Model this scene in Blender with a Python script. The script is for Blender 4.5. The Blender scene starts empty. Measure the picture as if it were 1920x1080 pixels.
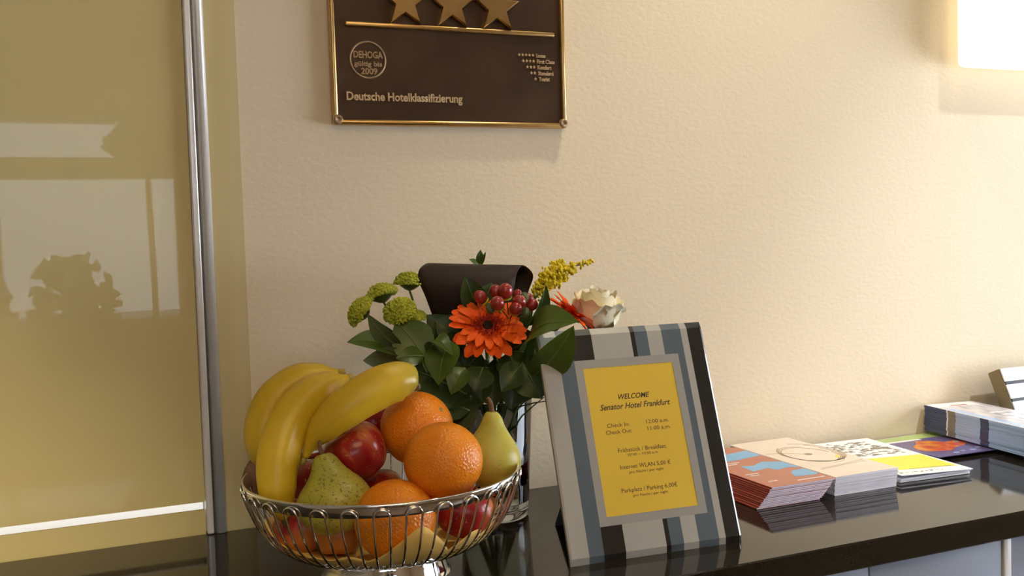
import bpy, bmesh, math, random
from mathutils import Vector, Matrix, Quaternion
random.seed(7)
S = bpy.context.scene
COL = S.collection
PI = math.pi
R_ = math.radians

# ------------------------------------------------------------------ camera
FPX = 1850.0
RX = Vector((0.9204, -0.0482, 0.3879))     # world X, Y, Z rows expressed in camera (right, down, forward)
RY = Vector((-0.3896, -0.0346, 0.9203))
RZ = Vector((-0.0309, -0.9982, -0.0507))
CAM = Vector((0.0, -1.2282, 1.344))
ZC = 1.0                                   # counter top height
RIGHT = Vector((RX.x, RY.x, RZ.x)).normalized()
DOWN = Vector((RX.y, RY.y, RZ.y)); DOWN = (DOWN - RIGHT * DOWN.dot(RIGHT)).normalized()
UP = -DOWN
FWD = RIGHT.cross(DOWN).normalized()
cd = bpy.data.cameras.new('camera')
cam = bpy.data.objects.new('camera', cd); COL.objects.link(cam)
cd.sensor_width = 36.0; cd.lens = FPX / 1920 * 36.0
cd.clip_start = 0.02; cd.clip_end = 100
m3 = Matrix((RIGHT, UP, -FWD)).transposed()
cam.matrix_world = Matrix.Translation(CAM) @ m3.to_4x4()
S.camera = cam

# ------------------------------------------------------------------ world, lights, exposure
W = bpy.data.worlds.new('world'); S.world = W; W.use_nodes = True
bg = W.node_tree.nodes['Background']
bg.inputs[0].default_value = (0.62, 0.78, 1.0, 1); bg.inputs[1].default_value = 1.0
S.view_settings.view_transform = 'Standard'
S.view_settings.look = 'None'
S.view_settings.exposure = 0.0
S.view_settings.gamma = 1.0
S.view_settings.use_curve_mapping = False

def area(name, loc, target, sx, sy, energy, color):
    l = bpy.data.lights.new(name, 'AREA'); l.shape = 'RECTANGLE'; l.size = sx; l.size_y = sy
    l.energy = energy; l.color = color
    o = bpy.data.objects.new(name, l); COL.objects.link(o)
    o.location = loc
    o.rotation_euler = (Vector(target) - Vector(loc)).to_track_quat('-Z', 'Y').to_euler()
    return o
def spot(name, loc, target, energy, angle, blend, color, radius=0.03):
    l = bpy.data.lights.new(name, 'SPOT'); l.energy = energy; l.spot_size = R_(angle); l.spot_blend = blend
    l.color = color; l.shadow_soft_size = radius
    o = bpy.data.objects.new(name, l); COL.objects.link(o)
    o.location = loc
    o.rotation_euler = (Vector(target) - Vector(loc)).to_track_quat('-Z', 'Y').to_euler()
    return o
WARM = (1.0, 0.89, 0.66)
# daylight outside the lobby windows (behind the camera)
area('window_daylight', (-0.65, -4.32, 1.52), (-0.65, 0, 1.5), 2.3, 1.0, 14, (0.84, 0.92, 1.0))
# daylight outside the glazed side door at the right end of the counter
area('side_door_daylight', (2.46, -0.95, 1.26), (0, -0.95, 1.26), 1.3, 0.8, 36, (0.82, 0.89, 1.0))
# warm halogen downlights in the ceiling above the counter, plus an added one
DOWNLIGHTS = [((0.84, -0.36, 2.58), (0.92, -0.06, 1.0), 42, 62, 1.0),
              ((1.55, -1.15, 2.58), (1.42, 0.0, 0.86), 72, 42, 1.0),
              ((-0.34, -1.25, 2.58), (-0.26, 0.02, 0.45), 150, 32, 1.0)]  # added spot that brightens the lower part of the glass door
for k, (l_, t_, e_, a_, b_) in enumerate(DOWNLIGHTS):
    spot('downlight_beam', l_, t_, e_, a_, b_, (WARM, (0.90, 0.94, 1.0), WARM)[k])
area('lobby_fill_light', (0.1, -2.3, 2.55), (0.1, -2.3, 0), 1.2, 1.2, 21, (1.0, 0.67, 0.33))  # added warm fill for the room ambience, has no fitting

# ------------------------------------------------------------------ pixel helpers (1920x1080) -> world
def ray(u, v):
    c = Vector(((u - 960) / FPX, (v - 540) / FPX, 1.0))
    return RIGHT * c.x + DOWN * c.y + FWD * c.z
def PX(u, v, d): return CAM + ray(u, v) * d
def onC(u, v, z=0.0):
    r = ray(u, v); return CAM + r * ((ZC + z - CAM.z) / r.z)
def onW(u, v, y=0.0):
    r = ray(u, v); return CAM + r * ((y - CAM.y) / r.y)

# ------------------------------------------------------------------ material helpers
def mat(name, color, rough=0.5, metal=0.0, spec=0.5, coat=0.0, coat_rough=0.05):
    m = bpy.data.materials.new(name); m.use_nodes = True
    b = m.node_tree.nodes['Principled BSDF']
    b.inputs['Base Color'].default_value = (*color, 1)
    b.inputs['Roughness'].default_value = rough
    b.inputs['Metallic'].default_value = metal
    b.inputs['Specular IOR Level'].default_value = spec
    b.inputs['Coat Weight'].default_value = coat
    b.inputs['Coat Roughness'].default_value = coat_rough
    return m
def nodes(m): return m.node_tree.nodes, m.node_tree.links, m.node_tree.nodes['Principled BSDF']
def coords(m, scale=(1, 1, 1), kind='Object'):
    N, L, b = nodes(m)
    tc = N.new('ShaderNodeTexCoord'); mp = N.new('ShaderNodeMapping')
    mp.inputs['Scale'].default_value = scale
    L.new(tc.outputs[kind], mp.inputs['Vector'])
    return mp.outputs[0]
def noise_ramp(m, scale, stops, detail=4, vec_scale=(1, 1, 1), rough=0.5, target='Base Color'):
    N, L, b = nodes(m)
    n = N.new('ShaderNodeTexNoise'); n.inputs['Scale'].default_value = scale; n.inputs['Detail'].default_value = detail
    n.inputs['Roughness'].default_value = rough
    L.new(coords(m, vec_scale), n.inputs['Vector'])
    r = N.new('ShaderNodeValToRGB')
    el = r.color_ramp.elements
    while len(el) < len(stops): el.new(0.5)
    for e, (p, c) in zip(el, stops): e.position = p; e.color = (*c, 1)
    L.new(n.outputs['Fac'], r.inputs['Fac'])
    if target: L.new(r.outputs['Color'], b.inputs[target])
    return r.outputs['Color']
def bump(m, scale, strength, dist=0.001, kind='noise', detail=3, vec_scale=(1, 1, 1)):
    N, L, b = nodes(m)
    if kind == 'noise':
        n = N.new('ShaderNodeTexNoise'); n.inputs['Detail'].default_value = detail; out = n.outputs['Fac']
    else:
        n = N.new('ShaderNodeTexVoronoi'); out = n.outputs['Distance']
    n.inputs['Scale'].default_value = scale
    L.new(coords(m, vec_scale), n.inputs['Vector'])
    bp = N.new('ShaderNodeBump'); bp.inputs['Strength'].default_value = strength; bp.inputs['Distance'].default_value = dist
    L.new(out, bp.inputs['Height']); L.new(bp.outputs[0], b.inputs['Normal'])
def mix_over(m, base, color, fac):
    """overlay colour where fac socket is high"""
    N, L, b = nodes(m)
    mx = N.new('ShaderNodeMix'); mx.data_type = 'RGBA'
    L.new(fac, mx.inputs[0])
    if isinstance(base, tuple): mx.inputs[6].default_value = (*base, 1)
    else: L.new(base, mx.inputs[6])
    if isinstance(color, tuple): mx.inputs[7].default_value = (*color, 1)
    else: L.new(color, mx.inputs[7])
    L.new(mx.outputs[2], b.inputs['Base Color'])
    return mx.outputs[2]
def glass_mat(name, color, ior, rough=0.0):
    m = mat(name, color, rough); N, L, b = nodes(m)
    b.inputs['Transmission Weight'].default_value = 1.0; b.inputs['IOR'].default_value = ior
    return m

# ------------------------------------------------------------------ mesh helpers
def mesh(name, verts, faces, smooth=False):
    me = bpy.data.meshes.new(name); me.from_pydata([tuple(v) for v in verts], [], faces); me.update()
    bm = bmesh.new(); bm.from_mesh(me); bmesh.ops.recalc_face_normals(bm, faces=bm.faces); bm.to_mesh(me); bm.free()
    if smooth: me.polygons.foreach_set('use_smooth', [True] * len(me.polygons))
    return me
def obj(name, me, m=None, parent=None, mw=None):
    o = bpy.data.objects.new(name, me); COL.objects.link(o)
    if m is not None and me is not None and len(me.materials) == 0: me.materials.append(m)
    if parent is not None: o.parent = parent
    if mw is not None: o.matrix_local = mw
    return o
def tag(o, label=None, cat=None, group=None, kind=None):
    if label: o['label'] = label
    if cat: o['category'] = cat
    if group: o['group'] = group
    if kind: o['kind'] = kind
    return o
def empty(name, loc=(0, 0, 0), rot=None, label=None, cat=None, group=None, kind=None):
    o = bpy.data.objects.new(name, None); COL.objects.link(o)
    M = Matrix.Translation(Vector(loc))
    if rot is not None: M = M @ rot.to_4x4()
    o.matrix_world = M; o.empty_display_size = 0.02
    tag(o, label, cat, group, kind)
    return o
def box_data(x0, x1, y0, y1, z0, z1):
    v = [(x0, y0, z0), (x1, y0, z0), (x1, y1, z0), (x0, y1, z0), (x0, y0, z1), (x1, y0, z1), (x1, y1, z1), (x0, y1, z1)]
    f = [(0, 3, 2, 1), (4, 5, 6, 7), (0, 1, 5, 4), (1, 2, 6, 5), (2, 3, 7, 6), (3, 0, 4, 7)]
    return v, f
def box(name, b, m, parent=None, bevel=0.0, seg=2):
    v, f = box_data(*b)
    me = mesh(name, v, f)
    if bevel > 0:
        bm = bmesh.new(); bm.from_mesh(me)
        bmesh.ops.bevel(bm, geom=bm.edges[:], offset=bevel, segments=seg, affect='EDGES', profile=0.6)
        bm.to_mesh(me); bm.free()
        if seg > 1: me.polygons.foreach_set('use_smooth', [True] * len(me.polygons))
    return obj(name, me, m, parent)
def join(parts):
    V, F = [], []
    for v, f in parts:
        k = len(V); V += [tuple(q) for q in v]; F += [tuple(i + k for i in ff) for ff in f]
    return V, F
def lathe_data(prof, n=32, closed=False):
    V, F = [], []
    for r, z in prof:
        for i in range(n):
            a = 2 * PI * i / n; V.append((r * math.cos(a), r * math.sin(a), z))
    k = len(prof)
    for j in range(k - 1 + (1 if closed else 0)):
        a, b = j * n, ((j + 1) % k) * n
        for i in range(n): F.append((a + i, a + (i + 1) % n, b + (i + 1) % n, b + i))
    return V, F
def lathe(name, prof, m, parent=None, n=32, closed=False, smooth=True, weld=True):
    me = mesh(name, *lathe_data(prof, n, closed), smooth=smooth)
    if weld:
        bm = bmesh.new(); bm.from_mesh(me); bmesh.ops.remove_doubles(bm, verts=bm.verts, dist=1e-6)
        bmesh.ops.recalc_face_normals(bm, faces=bm.faces); bm.to_mesh(me); bm.free()
    return obj(name, me, m, parent)
def catmull(pts, n):
    P = [Vector(p) for p in pts]; P = [P[0] * 2 - P[1]] + P + [P[-1] * 2 - P[-2]]
    out = []
    segs = len(P) - 3
    for i in range(n + 1):
        t = i / n * segs; k = min(int(t), segs - 1); t -= k
        a, b, c, d = P[k:k + 4]
        out.append(0.5 * ((2 * b) + (c - a) * t + (2 * a - 5 * b + 4 * c - d) * t * t + (3 * b - a - 3 * c + d) * t ** 3))
    return out
def lerp_tab(tab, x):
    if x <= tab[0][0]: return tab[0][1]
    for (a, p), (b, q) in zip(tab, tab[1:]):
        if x <= b: return p + (q - p) * (x - a) / (b - a)
    return tab[-1][1]
def tube_data(pts, rad, n=8, section=None, caps=True, twist=0.0):
    P = [Vector(p) for p in pts]
    V, F = [], []
    t0 = (P[1] - P[0]).normalized()
    nrm = t0.orthogonal().normalized()
    for i, p in enumerate(P):
        t = (P[min(i + 1, len(P) - 1)] - P[max(i - 1, 0)]).normalized()
        nrm = (nrm - t * nrm.dot(t)).normalized(); bn = t.cross(nrm)
        r = rad(i / (len(P) - 1)) if callable(rad) else rad
        for k in range(n):
            a = 2 * PI * k / n + twist
            s = section(a) if section else 1.0
            V.append(p + (nrm * math.cos(a) + bn * math.sin(a)) * r * s)
    for i in range(len(P) - 1):
        for k in range(n):
            F.append((i * n + k, i * n + (k + 1) % n, (i + 1) * n + (k + 1) % n, (i + 1) * n + k))
    if caps:
        F.append(tuple(range(n - 1, -1, -1))); F.append(tuple((len(P) - 1) * n + k for k in range(n)))
    return V, F
def tube(name, pts, rad, m, parent=None, n=8, **kw):
    return obj(name, mesh(name, *tube_data(pts, rad, n, **kw), smooth=True), m, parent)
def prism_data(poly, y0, y1):
    """polygon in XZ, extruded y0..y1"""
    n = len(poly)
    V = [(x, y0, z) for x, z in poly] + [(x, y1, z) for x, z in poly]
    F = [tuple(range(n)), tuple(range(2 * n - 1, n - 1, -1))]
    F += [(i, (i + 1) % n, n + (i + 1) % n, n + i) for i in range(n)]
    return V, F
def slab_data(poly, z0, z1):
    n = len(poly)
    V = [(x, y, z0) for x, y in poly] + [(x, y, z1) for x, y in poly]
    F = [tuple(range(n - 1, -1, -1)), tuple(range(n, 2 * n))]
    F += [(i, (i + 1) % n, n + (i + 1) % n, n + i) for i in range(n)]
    return V, F
def frame_rot(z_axis, x_hint):
    z = Vector(z_axis).normalized(); x = Vector(x_hint); x = (x - z * x.dot(z)).normalized(); y = z.cross(x)
    return Matrix((x, y, z)).transposed()
def text_mesh(body, width, height, depth, shear=0.0, offset=0.0, space=1.0):
    """flat lettering in the local XZ plane (x right, z up, front toward -y), centred on x, baseline at z=0"""
    c = bpy.data.curves.new('lettering', 'FONT'); c.body = body; c.size = 1.0; c.shear = shear; c.offset = offset
    c.space_character = space; c.align_x = 'CENTER'; c.resolution_u = 3
    if depth > 0: c.extrude = 0.5
    o = bpy.data.objects.new('lettering', c)
    me = bpy.data.meshes.new_from_object(o)
    bpy.data.objects.remove(o); bpy.data.curves.remove(c)
    xs = [v.co.x for v in me.vertices]; cap = 0.73
    x0, x1 = min(xs), max(xs)
    for v in me.vertices:
        x, y, z = v.co
        v.co = ((x - (x0 + x1) / 2) / (x1 - x0) * width, -(z + 0.5) * depth, y / cap * height)
    me.materials.clear(); me.update()
    return me
def copy_tree(o, parent=None):
    c = o.copy(); COL.objects.link(c); c.parent = parent
    for ch in list(o.children):
        copy_tree(ch, c)
    return c
# ------------------------------------------------------------------ materials
M = {}
M['plaster'] = mat('plaster', (0.76, 0.645, 0.465), 0.85, spec=0.2); bump(M['plaster'], 150, 0.30, 0.0022, detail=4, vec_scale=(0.8, 1, 1.2))
M['cream_wall'] = mat('cream_wall', (0.62, 0.54, 0.42), 0.9); noise_ramp(M['cream_wall'], 3, [(0.3, (0.58, 0.50, 0.38)), (0.7, (0.64, 0.56, 0.44))])
M['ceiling'] = mat('ceiling', (0.7, 0.66, 0.58), 0.9); bump(M['ceiling'], 90, 0.2)
M['floor'] = mat('floor', (0.16, 0.11, 0.07), 0.35); noise_ramp(M['floor'], 6, [(0.3, (0.12, 0.08, 0.05)), (0.7, (0.2, 0.14, 0.09))])
M['olive_glass'] = mat('olive_glass', (0.66, 0.52, 0.19), 0.5, spec=0.5, coat=1.0, coat_rough=0.015)
noise_ramp(M['olive_glass'], 2.5, [(0.3, (0.60, 0.49, 0.21)), (0.7, (0.64, 0.525, 0.23))])
M['jamb'] = mat('jamb', (0.60, 0.49, 0.24), 0.35, coat=0.4, coat_rough=0.08)
noise_ramp(M['jamb'], 40, [(0.3, (0.57, 0.46, 0.22)), (0.7, (0.63, 0.52, 0.27))], vec_scale=(1, 1, 0.02))
M['alu'] = mat('brushed_aluminium', (0.80, 0.78, 0.74), 0.30, 0.25); bump(M['alu'], 500, 0.05, 0.0003, vec_scale=(1, 1, 0.01))
M['alu_dark'] = mat('dark_aluminium', (0.16, 0.15, 0.13), 0.4, 0.8); bump(M['alu_dark'], 300, 0.05, 0.0003)
M['white_rail'] = mat('white_rail', (0.95, 0.95, 0.93), 0.3, coat=0.5); bump(M['white_rail'], 100, 0.03)
M['counter'] = mat('black_polished_stone', (0.012, 0.009, 0.006), 0.07, spec=0.55)
noise_ramp(M['counter'], 900, [(0.45, (0.010, 0.008, 0.006)), (0.75, (0.030, 0.024, 0.017))], detail=2)
M['frost'] = mat('frosted_blue_glass', (0.50, 0.60, 0.68), 0.3, coat=0.6, coat_rough=0.1)
noise_ramp(M['frost'], 4, [(0.3, (0.29, 0.34, 0.43)), (0.7, (0.33, 0.38, 0.47))])
M['dark_wood'] = mat('dark_base', (0.03, 0.025, 0.02), 0.5); bump(M['dark_wood'], 60, 0.1)
M['chrome'] = mat('chrome', (0.80, 0.79, 0.77), 0.06, 1.0); bump(M['chrome'], 30, 0.03, 0.0005)
M['bronze'] = mat('dark_bronze', (0.055, 0.028, 0.014), 0.42, 0.55)
noise_ramp(M['bronze'], 14, [(0.3, (0.050, 0.024, 0.012)), (0.75, (0.085, 0.047, 0.025))], detail=6); bump(M['bronze'], 300, 0.15, 0.0006)
M['brass'] = mat('brass', (0.62, 0.40, 0.15), 0.28, 1.0); noise_ramp(M['brass'], 20, [(0.3, (0.55, 0.34, 0.12)), (0.7, (0.68, 0.46, 0.19))])
M['brass_dull'] = mat('dull_brass', (0.40, 0.27, 0.15), 0.4, 0.5); noise_ramp(M['brass_dull'], 60, [(0.3, (0.34, 0.22, 0.12)), (0.7, (0.50, 0.35, 0.20))])
M['letter_brass'] = mat('bright_lettering_brass', (0.62, 0.45, 0.26), 0.35, 0.4); noise_ramp(M['letter_brass'], 60, [(0.3, (0.55, 0.38, 0.20)), (0.7, (0.70, 0.52, 0.31))])
M['lamp_shade'] = mat('lit_opal_glass', (1, 0.97, 0.9), 0.4)
_b = nodes(M['lamp_shade'])[2]; _b.inputs['Emission Color'].default_value = (1.0, 0.92, 0.74, 1); _b.inputs['Emission Strength'].default_value = 1.0
M['lit_edge_standin'] = mat('glowing_edge_standin', (0.95, 0.95, 0.93), 0.4)
_b = nodes(M['lit_edge_standin'])[2]; _b.inputs['Emission Color'].default_value = (1.0, 0.97, 0.92, 1); _b.inputs['Emission Strength'].default_value = 0.75
M['glow_disc'] = mat('lit_lamp_lens', (1, 0.95, 0.85), 0.4)
_b = nodes(M['glow_disc'])[2]; _b.inputs['Emission Color'].default_value = (1.0, 0.85, 0.6, 1); _b.inputs['Emission Strength'].default_value = 12.0
M['steel_ring'] = mat('satin_steel', (0.6, 0.6, 0.58), 0.3, 1.0); bump(M['steel_ring'], 200, 0.05)
M['clear'] = glass_mat('clear_glass', (0.97, 0.99, 0.97), 1.45)
M['water'] = glass_mat('water', (0.93, 0.97, 0.93), 1.33)
M['pane'] = glass_mat('window_pane_glass', (1, 1, 1), 1.02)
M['white_paint'] = mat('white_paint', (0.8, 0.8, 0.78), 0.4); bump(M['white_paint'], 60, 0.05)
M['grey_paint'] = mat('grey_paint', (0.22, 0.2, 0.17), 0.5); bump(M['grey_paint'], 60, 0.05)

def speckle(m, scale, lo, hi):
    N, L, b = nodes(m)
    n = N.new('ShaderNodeTexNoise'); n.inputs['Scale'].default_value = scale; n.inputs['Detail'].default_value = 2
    L.new(coords(m), n.inputs['Vector'])
    mr = N.new('ShaderNodeMapRange'); mr.inputs['From Min'].default_value = lo; mr.inputs['From Max'].default_value = hi
    L.new(n.outputs['Fac'], mr.inputs['Value']); return mr.outputs[0]
M['orange'] = mat('orange_peel', (0.80, 0.235, 0.008), 0.29, spec=0.42)
noise_ramp(M['orange'], 18, [(0.3, (0.76, 0.20, 0.006)), (0.7, (0.86, 0.28, 0.012))]); bump(M['orange'], 420, 0.55, 0.0012, kind='voronoi')
M['orange_navel'] = mat('orange_navel', (0.28, 0.20, 0.05), 0.7); bump(M['orange_navel'], 400, 0.3)
M['pear'] = mat('pear_skin', (0.40, 0.40, 0.10), 0.36)
_c = noise_ramp(M['pear'], 22, [(0.3, (0.36, 0.36, 0.045)), (0.7, (0.50, 0.42, 0.065))], target=None)
mix_over(M['pear'], _c, (0.15, 0.12, 0.03), speckle(M['pear'], 420, 0.56, 0.68)); bump(M['pear'], 120, 0.12, 0.0008)
M['pear_pale'] = mat('pale_pear_skin', (0.55, 0.50, 0.13), 0.38)
_c = noise_ramp(M['pear_pale'], 22, [(0.3, (0.42, 0.38, 0.05)), (0.7, (0.52, 0.45, 0.075))], target=None)
mix_over(M['pear_pale'], _c, (0.28, 0.22, 0.05), speckle(M['pear_pale'], 420, 0.62, 0.75)); bump(M['pear_pale'], 120, 0.1, 0.0008)
M['stem_brown'] = mat('woody_stem', (0.15, 0.07, 0.03), 0.7); noise_ramp(M['stem_brown'], 120, [(0.3, (0.10, 0.045, 0.02)), (0.7, (0.22, 0.11, 0.05))])
M['apple'] = mat('red_apple_skin', (0.40, 0.03, 0.02), 0.24)
_c = noise_ramp(M['apple'], 6, [(0.34, (0.22, 0.008, 0.012)), (0.55, (0.40, 0.025, 0.020)), (0.72, (0.60, 0.20, 0.05))], detail=5, target=None, vec_scale=(9, 9, 1.6))
mix_over(M['apple'], _c, (0.62, 0.36, 0.12), speckle(M['apple'], 300, 0.68, 0.76)); bump(M['apple'], 60, 0.05)
M['apple_two'] = mat('red_and_yellow_apple_skin', (0.40, 0.03, 0.02), 0.32)
_N, _L, _B = nodes(M['apple_two'])
_c = noise_ramp(M['apple_two'], 8, [(0.35, (0.30, 0.010, 0.018)), (0.6, (0.46, 0.035, 0.03)), (0.8, (0.60, 0.16, 0.05))], detail=5, target=None, vec_scale=(7, 7, 2))
_s = _N.new('ShaderNodeSeparateXYZ'); _L.new(coords(M['apple_two']), _s.inputs[0])
_mr = _N.new('ShaderNodeMapRange'); _mr.inputs['From Min'].default_value = 0.018; _mr.inputs['From Max'].default_value = 0.004
_L.new(_s.outputs[2], _mr.inputs['Value']); mix_over(M['apple_two'], _c, (0.55, 0.19, 0.04), _mr.outputs[0])
M['kiwi'] = mat('fuzzy_brown_skin', (0.17, 0.085, 0.04), 0.85); noise_ramp(M['kiwi'], 80, [(0.3, (0.13, 0.06, 0.03)), (0.7, (0.21, 0.11, 0.055))]); bump(M['kiwi'], 700, 0.3)
def banana_mat(name, green_from, green_to):
    m = mat(name, (0.70, 0.46, 0.03), 0.38); N, L, b = nodes(m)
    a = N.new('ShaderNodeAttribute'); a.attribute_name = 'along'
    mr = N.new('ShaderNodeMapRange'); mr.inputs['From Min'].default_value = green_from; mr.inputs['From Max'].default_value = green_to
    L.new(a.outputs['Fac'], mr.inputs['Value'])
    c = noise_ramp(m, 14, [(0.3, (0.56, 0.36, 0.010)), (0.7, (0.68, 0.46, 0.025))], target=None)
    c = mix_over(m, c, (0.36, 0.30, 0.025), mr.outputs[0])
    mix_over(m, c, (0.12, 0.06, 0.015), speckle(m, 75, 0.755, 0.80)); bump(m, 90, 0.08, 0.0008)
    return m
M['banana'] = banana_mat('banana_peel', 1.5, 2.0)
M['banana_green'] = banana_mat('green_ended_banana_peel', 0.72, 1.0)
M['banana_tip'] = mat('banana_tip', (0.10, 0.06, 0.02), 0.8); bump(M['banana_tip'], 200, 0.3)
M['banana_stalk'] = mat('banana_stalk', (0.42, 0.30, 0.05), 0.6); bump(M['banana_stalk'], 200, 0.2)
M['napkin'] = mat('cream_paper', (0.78, 0.56, 0.22), 0.8); noise_ramp(M['napkin'], 40, [(0.3, (0.80, 0.52, 0.13)), (0.7, (0.86, 0.60, 0.17))]); bump(M['napkin'], 500, 0.1, 0.0004)
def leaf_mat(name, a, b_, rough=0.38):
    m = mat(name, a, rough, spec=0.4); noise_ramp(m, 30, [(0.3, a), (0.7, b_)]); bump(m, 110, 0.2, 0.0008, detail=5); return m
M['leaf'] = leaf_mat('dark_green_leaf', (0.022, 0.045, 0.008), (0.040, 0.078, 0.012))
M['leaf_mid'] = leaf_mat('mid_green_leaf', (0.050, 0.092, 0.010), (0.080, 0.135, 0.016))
M['leaf_back'] = leaf_mat('grey_green_leaf_underside', (0.085, 0.115, 0.050), (0.115, 0.150, 0.065), 0.6)
M['vein'] = leaf_mat('leaf_vein', (0.12, 0.17, 0.04), (0.16, 0.20, 0.06))
M['stem'] = leaf_mat('green_stem', (0.045, 0.075, 0.012), (0.075, 0.115, 0.02))
M['gerbera'] = mat('orange_red_petal', (0.80, 0.085, 0.006), 0.6, spec=0.25); noise_ramp(M['gerbera'], 60, [(0.3, (0.84, 0.075, 0.002)), (0.7, (0.95, 0.130, 0.004))])
M['gerbera_in'] = mat('red_florets', (0.48, 0.03, 0.008), 0.6); noise_ramp(M['gerbera_in'], 300, [(0.35, (0.42, 0.016, 0.006)), (0.7, (0.74, 0.075, 0.018))])
M['gerbera_eye'] = mat('dark_flower_eye', (0.05, 0.02, 0.008), 0.8); bump(M['gerbera_eye'], 500, 0.5)
M['chrys'] = mat('lime_petal', (0.38, 0.40, 0.03), 0.6); noise_ramp(M['chrys'], 60, [(0.3, (0.36, 0.42, 0.02)), (0.7, (0.58, 0.60, 0.06))])
M['berry'] = mat('red_berry', (0.30, 0.015, 0.015), 0.25, coat=0.4); noise_ramp(M['berry'], 60, [(0.3, (0.24, 0.01, 0.012)), (0.7, (0.38, 0.03, 0.025))])
M['golden'] = mat('yellow_blossom', (0.62, 0.42, 0.01), 0.6); noise_ramp(M['golden'], 200, [(0.3, (0.68, 0.52, 0.010)), (0.7, (0.85, 0.70, 0.025))])
M['rose'] = mat('cream_petal', (0.82, 0.70, 0.42), 0.55); noise_ramp(M['rose'], 25, [(0.3, (0.90, 0.80, 0.52)), (0.7, (0.95, 0.90, 0.68))]); bump(M['rose'], 70, 0.2, 0.001)
M['ribbon'] = mat('brown_satin', (0.024, 0.012, 0.008), 0.62, spec=0.3); noise_ramp(M['ribbon'], 30, [(0.3, (0.021, 0.010, 0.007)), (0.7, (0.030, 0.015, 0.010))]); bump(M['ribbon'], 25, 0.15, 0.003)
def print_mat(name, c, rough=0.3, c2=None):
    m = mat(name, c, rough, coat=0.25, coat_rough=0.15)
    c2 = c2 or tuple(min(1, x * 1.06) for x in c)
    noise_ramp(m, 30, [(0.35, c), (0.65, c2)]); return m
M['paper'] = print_mat('white_paper', (0.86, 0.87, 0.90), 0.6)
M['pages'] = print_mat('paper_edges', (0.76, 0.78, 0.90), 0.7)
M['red_print'] = print_mat('brick_red_print', (0.46, 0.12, 0.065))
M['dark_red'] = print_mat('dark_red_spine', (0.32, 0.035, 0.03))
M['blue_print'] = print_mat('sky_blue_print', (0.12, 0.43, 0.80))
M['beige_print'] = print_mat('beige_print', (0.82, 0.71, 0.62))
M['ink_brown'] = print_mat('brown_ink', (0.28, 0.18, 0.09))
M['ink_grey'] = print_mat('grey_ink', (0.20, 0.18, 0.13))
M['yellow_print'] = print_mat('yellow_print', (0.85, 0.78, 0.01))
M['purple_print'] = print_mat('violet_print', (0.13, 0.10, 0.28))
M['fire_print'] = print_mat('fiery_print', (0.70, 0.14, 0.03)); noise_ramp(M['fire_print'], 60, [(0.35, (0.55, 0.05, 0.03)), (0.5, (0.75, 0.16, 0.03)), (0.68, (0.85, 0.42, 0.06))], detail=5)
M['green_print'] = print_mat('pale_green_print', (0.45, 0.62, 0.22)); 
M['navy'] = print_mat('navy_print', (0.035, 0.055, 0.17))
M['pale_blue'] = print_mat('pale_blue_print', (0.38, 0.56, 0.90))
M['taupe'] = print_mat('taupe_print', (0.22, 0.20, 0.18))
M['mag_cover'] = print_mat('magazine_cover_print', (0.6, 0.6, 0.65)); noise_ramp(M['mag_cover'], 35, [(0.35, (0.40, 0.36, 0.45)), (0.5, (0.62, 0.60, 0.64)), (0.6, (0.75, 0.75, 0.76))], detail=5, vec_scale=(2.5, 0.7, 1))
M['olive_board'] = mat('olive_wood', (0.20, 0.15, 0.07), 0.5); noise_ramp(M['olive_board'], 30, [(0.3, (0.17, 0.125, 0.055)), (0.7, (0.23, 0.175, 0.085))], vec_scale=(1, 1, 0.1))
M['black_slot'] = mat('black_slot', (0.015, 0.012, 0.010), 0.5); bump(M['black_slot'], 100, 0.1)
GL = dict(coat=1.0, coat_rough=0.02)
M['fr_pale'] = mat('silver_grey_backed_glass', (0.40, 0.385, 0.345), 0.4, 0.15, **GL); noise_ramp(M['fr_pale'], 5, [(0.3, (0.385, 0.37, 0.33)), (0.7, (0.415, 0.40, 0.36))])
M['fr_mat'] = mat('grey_backed_glass', (0.33, 0.315, 0.29), 0.4, 0.15, **GL); noise_ramp(M['fr_mat'], 5, [(0.3, (0.32, 0.305, 0.28)), (0.7, (0.345, 0.33, 0.30))])
M['fr_blue'] = mat('slate_blue_backed_glass', (0.085, 0.115, 0.135), 0.35, **GL); noise_ramp(M['fr_blue'], 5, [(0.3, (0.08, 0.108, 0.128)), (0.7, (0.092, 0.122, 0.142))])
M['fr_black'] = mat('black_backed_glass', (0.010, 0.009, 0.008), 0.3, **GL); noise_ramp(M['fr_black'], 5, [(0.3, (0.009, 0.008, 0.007)), (0.7, (0.013, 0.012, 0.010))])
M['card_yellow'] = mat('yellow_card', (0.66, 0.44, 0.035), 0.55, coat=0.6, coat_rough=0.04); noise_ramp(M['card_yellow'], 12, [(0.3, (0.66, 0.43, 0.018)), (0.7, (0.70, 0.465, 0.024))])
M['ink'] = mat('black_ink', (0.035, 0.022, 0.008), 0.5); noise_ramp(M['ink'], 300, [(0.4, (0.03, 0.018, 0.006)), (0.7, (0.06, 0.038, 0.012))])
M['velvet'] = mat('black_velour', (0.008, 0.008, 0.009), 0.8); bump(M['velvet'], 400, 0.2)

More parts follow.
